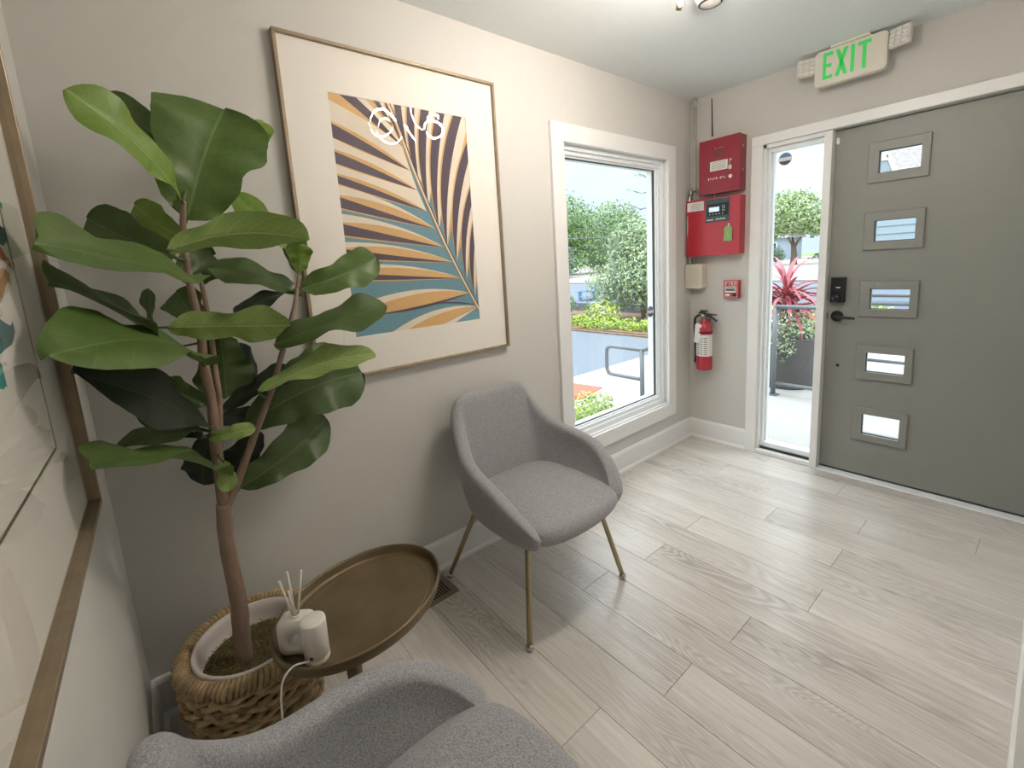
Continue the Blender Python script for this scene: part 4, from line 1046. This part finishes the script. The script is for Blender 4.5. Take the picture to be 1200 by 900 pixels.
b = B(); b.prism([(-.008, .014, .400), (-.008, -.040, .398), (-.008, -.092, .362), (-.008, -.088, .352), (-.008, -.040, .384), (-.008, .014, .390)], (.016, 0, 0)); b.build('squeeze_lever', M['black'], t)
b = B(); b.box(-.012, .012, -.02, .030, .418, .432, .003, 2); b.box(-.004, .004, -.004, .004, .405, .42); b.build('top_lever', M['black'], t)
b = B(); b.lathe([(0, 0), (.014, 0), (.014, .007), (0, .008)], 18, (-.020, .006, .392), axis='-X'); b.build('gauge', M['chrome'], t)
b = B(); b.tube(catmull([(0, .018, .394), (0, .045, .392), (0, .068, .372), (0, .074, .33), (-.002, .070, .25), (-.004, .064, .16), (-.004, .062, .09)], 5), .0085, 10); b.build('hose', M['black'], t)
b = B(); b.tube([(-.004, .062, .09), (-.004, .062, .045)], [.0105, .012], 10); b.build('nozzle', M['black'], t)
b = B(); b.prism([(-.064, .046, .205), (-.064, .010, .203), (-.048, -.004, .330), (-.044, .026, .345), (-.048, .044, .335)], (.0008, 0, 0)); b.build('inspection_tag', M['label'], t)
b = B(); b.tube(catmull([(-.02, .02, .378), (-.034, .026, .36), (-.030, .036, .375), (-.015, .030, .388)], 4, closed=True), .0015, 5, closed=True); b.build('pin_ring', M['chrome'], t)
b = B(); b.box(.050, .075, -.02, .02, .20, .40, .002, 1); b.build('wall_bracket', M['steel'], t)

# stickers on the glass
def sticker(label, loc, ax):
    t = thing('glass_sticker', label, 'sticker', loc)
    if ax == 'y': rot = Matrix.Rotation(PI/2, 3, 'X')
    o8 = [(math.cos(2*PI*k/20), math.sin(2*PI*k/20)) for k in range(20)]
    def disc(r, th, z0, z1, m, name):
        P = clip_poly([(x*r, z*r) for x, z in o8], -1, 1, z0, z1)
        b = B()
        if ax == 'y': b.prism([(x, -th, z) for x, z in P], (0, -.0006, 0))
        else: b.prism([(-th, x, z) for x, z in P], (-.0006, 0, 0))
        b.build(name, m, t)
    disc(.040, 0, -.04, .04, M['label'], 'disc'); disc(.036, .0007, .010, .036, M['blue'], 'top_band'); disc(.036, .0007, -.036, -.012, M['pgrey'], 'bottom_band')
sticker('small round blue and white sticker on the right side of the big window glass', (-.425, .0615, 1.012), 'y')
sticker('small round blue and white sticker at the top of the sidelight glass', (.0655, -.590, 1.940), 'x')

# ================================================================ OUTSIDE
def slab(name, pts, z, m, th=.1, **k):
    b = B(); b.prism([(x, y, z-th) for x, y in pts], (0, 0, th)); return b.build(name, m, kind='structure', **k)
G = -.45
slab('ground', [(-60, -60), (140, -60), (140, 140), (-60, 140)], G-.02, M['lawn'])
slab('parking_lot', [(-9, 3.1), (5.72, 3.1), (5.72, 16), (-9, 16)], G+.002, M['asphalt'])
b = B(); b.prism([(-6, .15, G), (5.72, .15, G), (5.72, 3.1, G+.01), (-6, 3.1, G+.01)], (0, 0, .012)); b.build('sidewalk', M['concrete'], kind='structure')
b = B(); b.prism([(1.70, 2.86, G+.022), (1.80, 2.34, G+.022), (1.15, 2.20, G+.022), (1.10, 2.74, G+.022)], (0, 0, .008)); b.build('tactile_paving', M['redpad'], kind='structure')
slab('bed_edge', [(5.72, 3.0), (5.86, 3.0), (5.86, 16), (5.72, 16)], G+.035, M['mulch'], .12)
slab('planting_bed', [(5.86, 3.2), (10.5, 3.2), (10.5, 13), (5.86, 13)], G+.06, M['mulch'], .08)
# porch in front of the door and lawn/street beyond
b = B(); b.prism([(.15, -3.5, -.02), (2.35, -3.5, -.02), (2.35, .15, -.02), (.15, .15, -.02)], (0, 0, -.42)); b.build('porch', M['concrete'], kind='structure')
slab('lawn_bank', [(5.9, -12), (9.3, -12), (9.3, 3.0), (5.9, 3.0)], -.16, M['lawn'], .3)
slab('front_walk', [(2.35, -12), (5.9, -12), (5.9, .15), (2.35, .15)], -.16, M['concrete'], .3)
slab('street', [(9.3, -40), (20, -40), (20, 60), (9.3, 60)], -.13, M['asphalt'], .3)
slab('drive', [(20, -40), (80, -40), (80, 120), (20, 120)], -.06, M['road'], .36)
def rail_tube(b, pts, r=.021, n=10): b.tube(pts, r, n)
t = thing('porch_railing', 'grey pipe railing at the edge of the porch in front of the planter', 'railing', (1.5, -.035, -.02))
b = B(); rail_tube(b, [(0, .006, .868), (0, -.70, .868)]); b.build('top_rail', M['rail'], t)
b = B(); rail_tube(b, [(0, .006, .118), (0, -.70, .118)], .017); b.build('bottom_rail', M['rail'], t)
b = B(); rail_tube(b, [(0, 0, 0), (0, 0, .868)], .022); b.box(-.045, .045, -.045, .045, 0, .008); b.build('post', M['rail'], t)
b = B(); rail_tube(b, [(0, -.70, 0), (0, -.70, .868)], .022); b.build('post', M['rail'], t)
t = thing('porch_railing', 'grey pipe railing seen through the small door lites', 'railing', (1.5, -.74, -.02))
for z_ in (.985, .915, .44):
    b = B(); rail_tube(b, [(0, 0, z_), (0, -1.3, z_-.0)], .014); b.build('rail', M['rail'], t)
b = B(); rail_tube(b, [(0, -1.3, 0), (0, -1.3, .985)], .02); b.build('post', M['rail'], t)
t = thing('ramp_railing', 'grey pipe handrail with a looped end by the walk outside the big window', 'railing', (.87, 1.031, G))
zt_ = .87
b = B(); b.tube(catmull([(-.10, -.52, zt_+.24), (0, -.05, zt_+.01)], 3)+[Vector((0, 0, zt_))]+catmull([(0, .40, zt_), (0, .45, zt_-.02), (0, .468, zt_-.07), (0, .47, zt_-.25), (0, .45, zt_-.30), (0, .40, zt_-.322), (0, 0, zt_-.322)], 4), .021, 10); b.build('handrail', M['rail'], t)
b = B(); rail_tube(b, [(0, 0, .012), (0, 0, zt_)], .024); b.build('post', M['rail'], t)
b = B(); rail_tube(b, [(-.10, -.52, .012), (-.10, -.52, zt_+.24)], .024); b.build('post', M['rail'], t)

def leaves_blob(b, c, r, n, size, seed, mats=1, shape=None, up=.3):
    rnd = random.Random(seed); c = Vector(c)
    k = 0
    while k < n:
        p = Vector((rnd.gauss(0, 1), rnd.gauss(0, 1), rnd.gauss(0, 1)))
        if p.length < .01: continue
        p.normalize(); rad = rnd.random()**.33
        lump = 1+.25*noise.noise(p*2.3+Vector((seed*3.1, 0, 0)))
        q = Vector((p.x*r[0], p.y*r[1], p.z*r[2]))*rad*lump
        k += 1
        nrm = (p+Vector((rnd.uniform(-.8, .8), rnd.uniform(-.8, .8), rnd.uniform(-.4, .9)))).normalized()
        u_ = nrm.orthogonal().normalized(); u_ = Matrix.Rotation(rnd.uniform(0, 6.28), 3, nrm) @ u_; w_ = nrm.cross(u_)
        s_ = size*rnd.uniform(.6, 1.3); o_ = c+q
        b.poly([o_-u_*s_, o_-w_*s_*.42, o_+u_*s_, o_+w_*s_*.42], rnd.randrange(mats))
def tree(name, label, cat, base, trunk_h, blobs, mats, size, seed, tr=.14, trunk=True, group=None):
    t = thing(name, label, cat, base, group=group); rnd = random.Random(seed)
    if trunk:
        b = B(); b.tube(catmull([(0, 0, 0), (rnd.uniform(-.1, .1), 0, trunk_h*.5), (0, rnd.uniform(-.1, .1), trunk_h)], 4), [tr*(1-.05*k) for k in range(9)], 8)
        for k in range(3):
            a = k*2.1+rnd.random(); b.tube([(0, 0, trunk_h*.8), (trunk_h*.3*math.cos(a), trunk_h*.3*math.sin(a), trunk_h*1.25)], [tr*.5, tr*.2], 6)
        b.build('trunk', M['trunk'], t)
    b = B()
    for j, (c, r, n) in enumerate(blobs): leaves_blob(b, c, r, n, size, seed+j, len(mats))
    b.build('foliage', mats, t, kind='stuff'); return t
# by the window
tree('shrub', 'low bright green bush right outside the bottom left of the big window', 'shrub', (.10, 1.08, G), .1, [((0, 0, .28), (.30, .34, .30), 2600)], [M['leafC'], M['leafA']], .022, 3, trunk=False)
# planting bed
bed = [((6.25, 6.3), .38, 0), ((6.25, 5.7), .36, 0), ((6.3, 5.1), .34, 0), ((6.35, 4.6), .36, 0), ((6.4, 4.15), .34, 0), ((6.5, 7.0), .42, 0), ((6.8, 3.75), .4, 0)]
where = ['in the middle of the kerb row', 'just right of the middle of the kerb row', 'under the sage shrub in the kerb row', 'third from the right end of the kerb row', 'second from the right end of the kerb row', 'at the far left end of the kerb row', 'at the right end of the kerb row']
for k, ((x, y), r, q) in enumerate(bed):
    lb_ = ('lime green groundcover clump at the kerb of the planting bed', 'lime green groundcover clumps at the kerb')
    tree('groundcover_clump', 'lime green groundcover clump '+where[k], 'plant', (x, y, G+.05), .1, [((0, 0, .10), (r, r*.95, .20), 520)], [M['leafC'], M['leafC'], M['leafA']], .05, 20+k, trunk=False, group=lb_[1])
tree('rounded_shrub', 'dark green shrub at the far left of the planting bed', 'shrub', (7.3, 8.7, G+.05), .2, [((0, 0, .45), (.7, .7, .55), 1200)], [M['leafA'], M['leafD']], .06, 40, trunk=False)
tree('flowering_shrub', 'big sage green shrub in the planting bed, tallest in the window view', 'shrub', (8.1, 5.95, G+.05), .8, [((0, 0, 1.45), (1.05, 1.35, 1.25), 8000), ((.2, -.8, 1.0), (1.0, .9, .9), 3600), ((-.2, .8, 1.0), (.9, .9, .8), 3200), ((0, .2, 2.3), (.8, .9, .65), 2400)], [M['leafB'], M['leafB'], M['leafA'], M['leafE']], .052, 50, tr=.07)
tree('low_shrub', 'small yellow green shrub in front of the sage shrub', 'shrub', (6.75, 6.4, G+.05), .2, [((0, 0, .30), (.5, .6, .4), 800)], [M['leafC'], M['leafB']], .06, 60, trunk=False)
t = thing('spruce', 'tall sparse blue green spruce behind the sage shrub', 'tree', (12.0, 7.6, G))
b = B(); b.tube([(0, 0, 0), (0, 0, 8.5)], [.16, .02], 8); b.build('trunk', M['trunk'], t)
rnd = random.Random(5); b = B()
for k in range(60):
    z_ = 1.0+7.2*k/60; a = k*2.4; l_ = 2.3*(1-z_/9.2)+.2
    d_ = Vector((math.cos(a), math.sin(a), -.10)); p0 = Vector((0, 0, z_))
    tip = p0+d_*l_+Vector((0, 0, .35*l_*.6))
    b.tube([p0, p0+d_*l_*.6, tip], [.02, .012, .004], 4, mi=1)
    for q in range(26):
        s_ = rnd.uniform(.15, 1); o_ = p0+(p0+d_*l_*.6-p0)*min(1, s_/.6) if s_ < .6 else (p0+d_*l_*.6)+(tip-(p0+d_*l_*.6))*((s_-.6)/.4)
        v_ = Vector((rnd.uniform(-1, 1), rnd.uniform(-1, 1), rnd.uniform(-1, .1))).normalized(); w_ = v_.orthogonal().normalized()
        b.poly([o_, o_+v_*.10+w_*.02, o_+v_*.24, o_+v_*.10-w_*.02])
b.build('foliage', [M['leafE'], M['trunk']], t, kind='stuff')
# trees across the road behind the lot
for k, (x, y, h, r, nm) in enumerate([(26.5, 33.5, 8.6, 3.3, 'tall green tree furthest left in the window view'), (33.6, 33.5, 9.2, 3.6, 'broad green tree behind the sage shrub in the window view'), (41, 32.5, 8.6, 3.4, 'green tree on the right beyond the sage shrub'), (25.5, 28.4, 3.4, 2.3, 'dark lower tree at the road edge, left of the blue chair')]):
    tree('roadside_tree', nm, 'tree', (x, y, G), h*.3, [((0, 0, h*.66), (r, r, h*.34), 5200), ((r*.5, -.5, h*.42), (r*.8, r*.8, h*.28), 2200), ((-r*.5, .4, h*.34), (r*.85, r*.8, h*.28), 2200), ((0, 0, h*.2), (r, r, h*.16), 1500)], [M['leafA'], M['leafA'], M['leafD']] if k < 3 else [M['leafD'], M['leafD'], M['leafE']], .17, 70+k*7, tr=.3)
slab('road', [(-30, 17.5), (60, 17.5), (60, 25), (-30, 25)], G+.03, M['road'], .1)
# utility pole and wires
t = thing('utility_pole', 'thin utility pole standing between the far trees', 'pole', (19.6, 12.6, G))
b = B(); b.tube([(0, 0, 0), (0, 0, 6.6)], [.10, .08], 8); b.build('pole', M['rail'], t)
b = B(); b.box(-.7, .7, -.05, .05, 6.1, 6.2); b.build('crossarm', M['rail'], t)
b = B(); b.tube(catmull([(-20, 30, 3.05+0.6), (-5, 24, 3.0), (14, 24.5, 3.1), (40, 26, 3.6)], 5), .03, 5); b.build('overhead_wire', M['rail'], label='overhead wire crossing in front of the far green trees', cat='wire')
# blue adirondack chair by the bed
t = thing('garden_chair', 'pale blue wooden garden chair beyond the parking lot', 'chair', (10.35, 10.0, G+.1), rz=math.radians(215))
for k in range(5):
    b = B(); b.box(-.28+.115*k, -.185+.115*k, .28, .31, .25, 1.02-.03*abs(k-2), .005, 1, rot=Matrix.Rotation(-.25, 4, 'X')); b.build('back_slat', M['blue'], t)
for k in range(4):
    b = B(); b.box(-.27, .27, -.28+.13*k, -.17+.13*k, .35-.03*k, .37-.03*k, .004, 1); b.build('seat_slat', M['blue'], t)
for sx in (-1, 1):
    b = B(); b.box(sx*.30-.03, sx*.30+.03, -.32, -.26, -.10, .56); b.build('leg', M['blue'], t)
    b = B(); b.box(sx*.30-.03, sx*.30+.03, .20, .27, -.10, .56); b.build('leg', M['blue'], t)
    b = B(); b.box(sx*.30-.06, sx*.30+.06, -.36, .34, .56, .585, .004, 1); b.build('armrest', M['blue'], t)
# planter with cordyline
t = thing('planter', 'large round grey planter behind the porch railing', 'planter', (1.985, .02, -.02))
b = B(); b.lathe([(0, 0), (.25, 0), (.27, .02), (.325, .50), (.335, .52), (.315, .53), (.300, .50), (0, .48)], 40); b.build('bowl', M['planter'], t)
b = B(); b.lathe([(0, .497), (.299, .495)], 30); b.build('soil', M['mulch'], t)
t = thing('cordyline', 'red and pink strap-leaved cordyline growing from the grey planter', 'plant', (2.0, .05, .45))
b = B(); b.tube([(0, 0, 0), (0, 0, .50)], .018, 8); b.build('stem', M['trunk'], t)
rnd = random.Random(9)
for k in range(96):
    a = k*2.4+rnd.uniform(-.3, .3); el = math.radians(rnd.uniform(8, 82)) if k < 74 else math.radians(rnd.uniform(-45, 10)); l_ = rnd.uniform(.32, .56)
    z0 = .22+.30*rnd.random(); h_ = Vector((math.cos(a), math.sin(a), 0)); w_ = Vector((-math.sin(a), math.cos(a), 0))*rnd.uniform(.012, .024)
    b = B(); prev = None; c_ = Vector((0, 0, z0)); e_ = el
    rows2 = []
    for q in range(8):
        s_ = q/7; wd = [.35, .7, .95, 1, .95, .78, .45, .04][q]
        dr_ = h_*math.cos(e_)+Vector((0, 0, math.sin(e_))); nrm = dr_.cross(w_).normalized()
        rows2.append((b.bm.verts.new(c_-w_*wd+nrm*.012*wd), b.bm.verts.new(c_-nrm*.0), b.bm.verts.new(c_+w_*wd+nrm*.012*wd)))
        c_ = c_+dr_*l_/7; e_ -= .16
    for A, D in zip(rows2, rows2[1:]):
        for j in (0, 1): f = b.bm.faces.new((A[j], A[j+1], D[j+1], D[j])); f.smooth = True
    b.build('leaf', M['cordy'], t)
t = thing('trailing_flowers', 'white-flowered trailing foliage spilling over the grey planter rim', 'plant', (1.985, .02, .50))
b = B()
leaves_blob(b, (-.02, 0, .10), (.36, .38, .20), 2600, .020, 31, 3)
leaves_blob(b, (-.28, -.06, -.06), (.09, .12, .17), 420, .018, 32, 3)
leaves_blob(b, (-.22, .18, -.03), (.12, .12, .13), 380, .018, 33, 3)
b.build('foliage', [M['leafB'], M['leafB'], M['leafE']], t, kind='stuff')
b = B(); leaves_blob(b, (-.10, .12, .14), (.28, .26, .17), 900, .014, 34, 1); b.build('blossom', M['petal'], t, kind='stuff')
# hedge strip of yellow flowers
for k in range(6):
    y = 3.6-k*1.4
    tree('flower_clump', 'yellow green flowering clump beside the street, '+('leftmost of the row', 'second from the left', 'third from the left', 'third from the right', 'second from the right', 'rightmost of the row')[k], 'plant', (8.5, y, -.16), .1, [((0, 0, .10), (.5, .55, .22), 520)], [M['leafC']], .05, 140+k, trunk=False, group='yellow green clumps along the street')
# tree and houses across the street seen in the sidelight
tree('street_tree', 'big spreading pale green tree across the street in the sidelight view', 'tree', (42, 13.6, -.06), 1.9, [((0, 0, 4.2), (2.9, 2.9, 1.7), 3800), ((.0, -2.0, 3.4), (1.9, 1.9, 1.1), 1300), ((0, 2.2, 3.3), (2.0, 1.9, 1.1), 1300), ((0, .3, 5.6), (1.7, 1.9, .9), 900)], [M['leafB'], M['leafA']], .17, 170, tr=.30)
for k, (y, r, lb_) in enumerate([(18.3, .75, 'round clipped dark shrub left of the street tree'), (16.6, .80, 'round clipped dark shrub nearest the street tree trunk')]):
    tree('round_shrub', lb_, 'shrub', (48, y+.6, -.06), .2, [((0, 0, .85), (r, r, .9), 900)], [M['leafD']], .10, 180+k, trunk=False)
tree('low_hedge', 'low dark hedge right of the street tree', 'hedge', (48, 11.0, -.06), .2, [((0, 0, .5), (.8, 3.4, .55), 1500)], [M['leafD']], .12, 190, trunk=False)
def house(name, label, x, y0, y1, h, seed):
    t = thing(name, label, 'house', (x, y0, -.06)); w = y1-y0
    b = B(); b.box(0, 6, 0, w, 0, h); b.build('wall', M['siding'], t)
    b = B(); b.prism([(-.4, -.4, h), (3, -.4, h+2.0), (6.4, -.4, h)], (0, w+.8, 0)); b.build('roof', M['shingle'], t)
    n = int(w/2.6)
    for k in range(n):
        b = B(); y = 1.0+k*2.5; b.box(-.06, 0, y, y+1.3, .9, 2.2); wn = b.build('window', M['glassdark'], t)
        b = B(); frame_rect(b, 'x', y-.1, y+1.4, .8, 2.3, .1, -.09, -.02); b.box(-.09, -.05, y+.62, y+.68, .9, 2.2); b.build('window_frame', M['trim'], wn)
house('far_house', 'pale far house with white windows left of the street tree', 62, 21.5, 32, 2.8, 1)
house('far_house', 'pale far house behind the low hedge right of the street tree', 66, 6, 18.5, 2.7, 2)
b = B(); b.tube([(0, 0, 0), (0, 0, 4.6)], .05, 6); b.build('lamp_post', M['rail'], loc=(46.5, 11.2, -.06), label='thin pole right of the street tree', cat='pole')
# neighbour building seen through the door lites
t = thing('neighbour_garage', 'pale sided garage with white trim and grey shingles seen through the door lites', 'building', (11.9, -7, -.2))
b = B()
for k in range(14): b.prism([(-.03, 0, .2*k), (.03, 0, .2*k), (.03, 0, .2*k+.205), (-.008, 0, .2*k+.205)], (0, 8.5, 0))
b.box(.03, 5, 0, 8.5, 0, 2.8); b.build('siding', M['siding'], t)
b = B(); b.prism([(-.05, 8.02, 2.8), (-.05, 8.5, 2.8), (-.05, 8.5, 3.62), (-.05, 8.32, 3.62)], (.1, 0, 0)); b.build('dormer_siding', M['siding'], t)
b = B(); b.prism([(-.08, 7.92, 2.8), (-.08, 8.02, 2.8), (-.08, 8.34, 3.74), (-.08, 8.26, 3.74)], (.1, 0, 0)); b.box(-.08, .02, 8.30, 9.0, 3.62, 3.74); b.build('rake_trim', M['trim'], t)
b = B()
for k in range(26):
    b.prism([(.04+.10*k, -.3, 2.80+.062*k), (.20+.10*k, -.3, 2.80+.062*k+.085), (.20+.10*k, -.3, 2.80+.062*k+.07), (.04+.10*k, -.3, 2.80+.062*k-.016)], (0, 9.1, 0))
b.build('shingle_course', M['shingle'], t, kind='stuff')
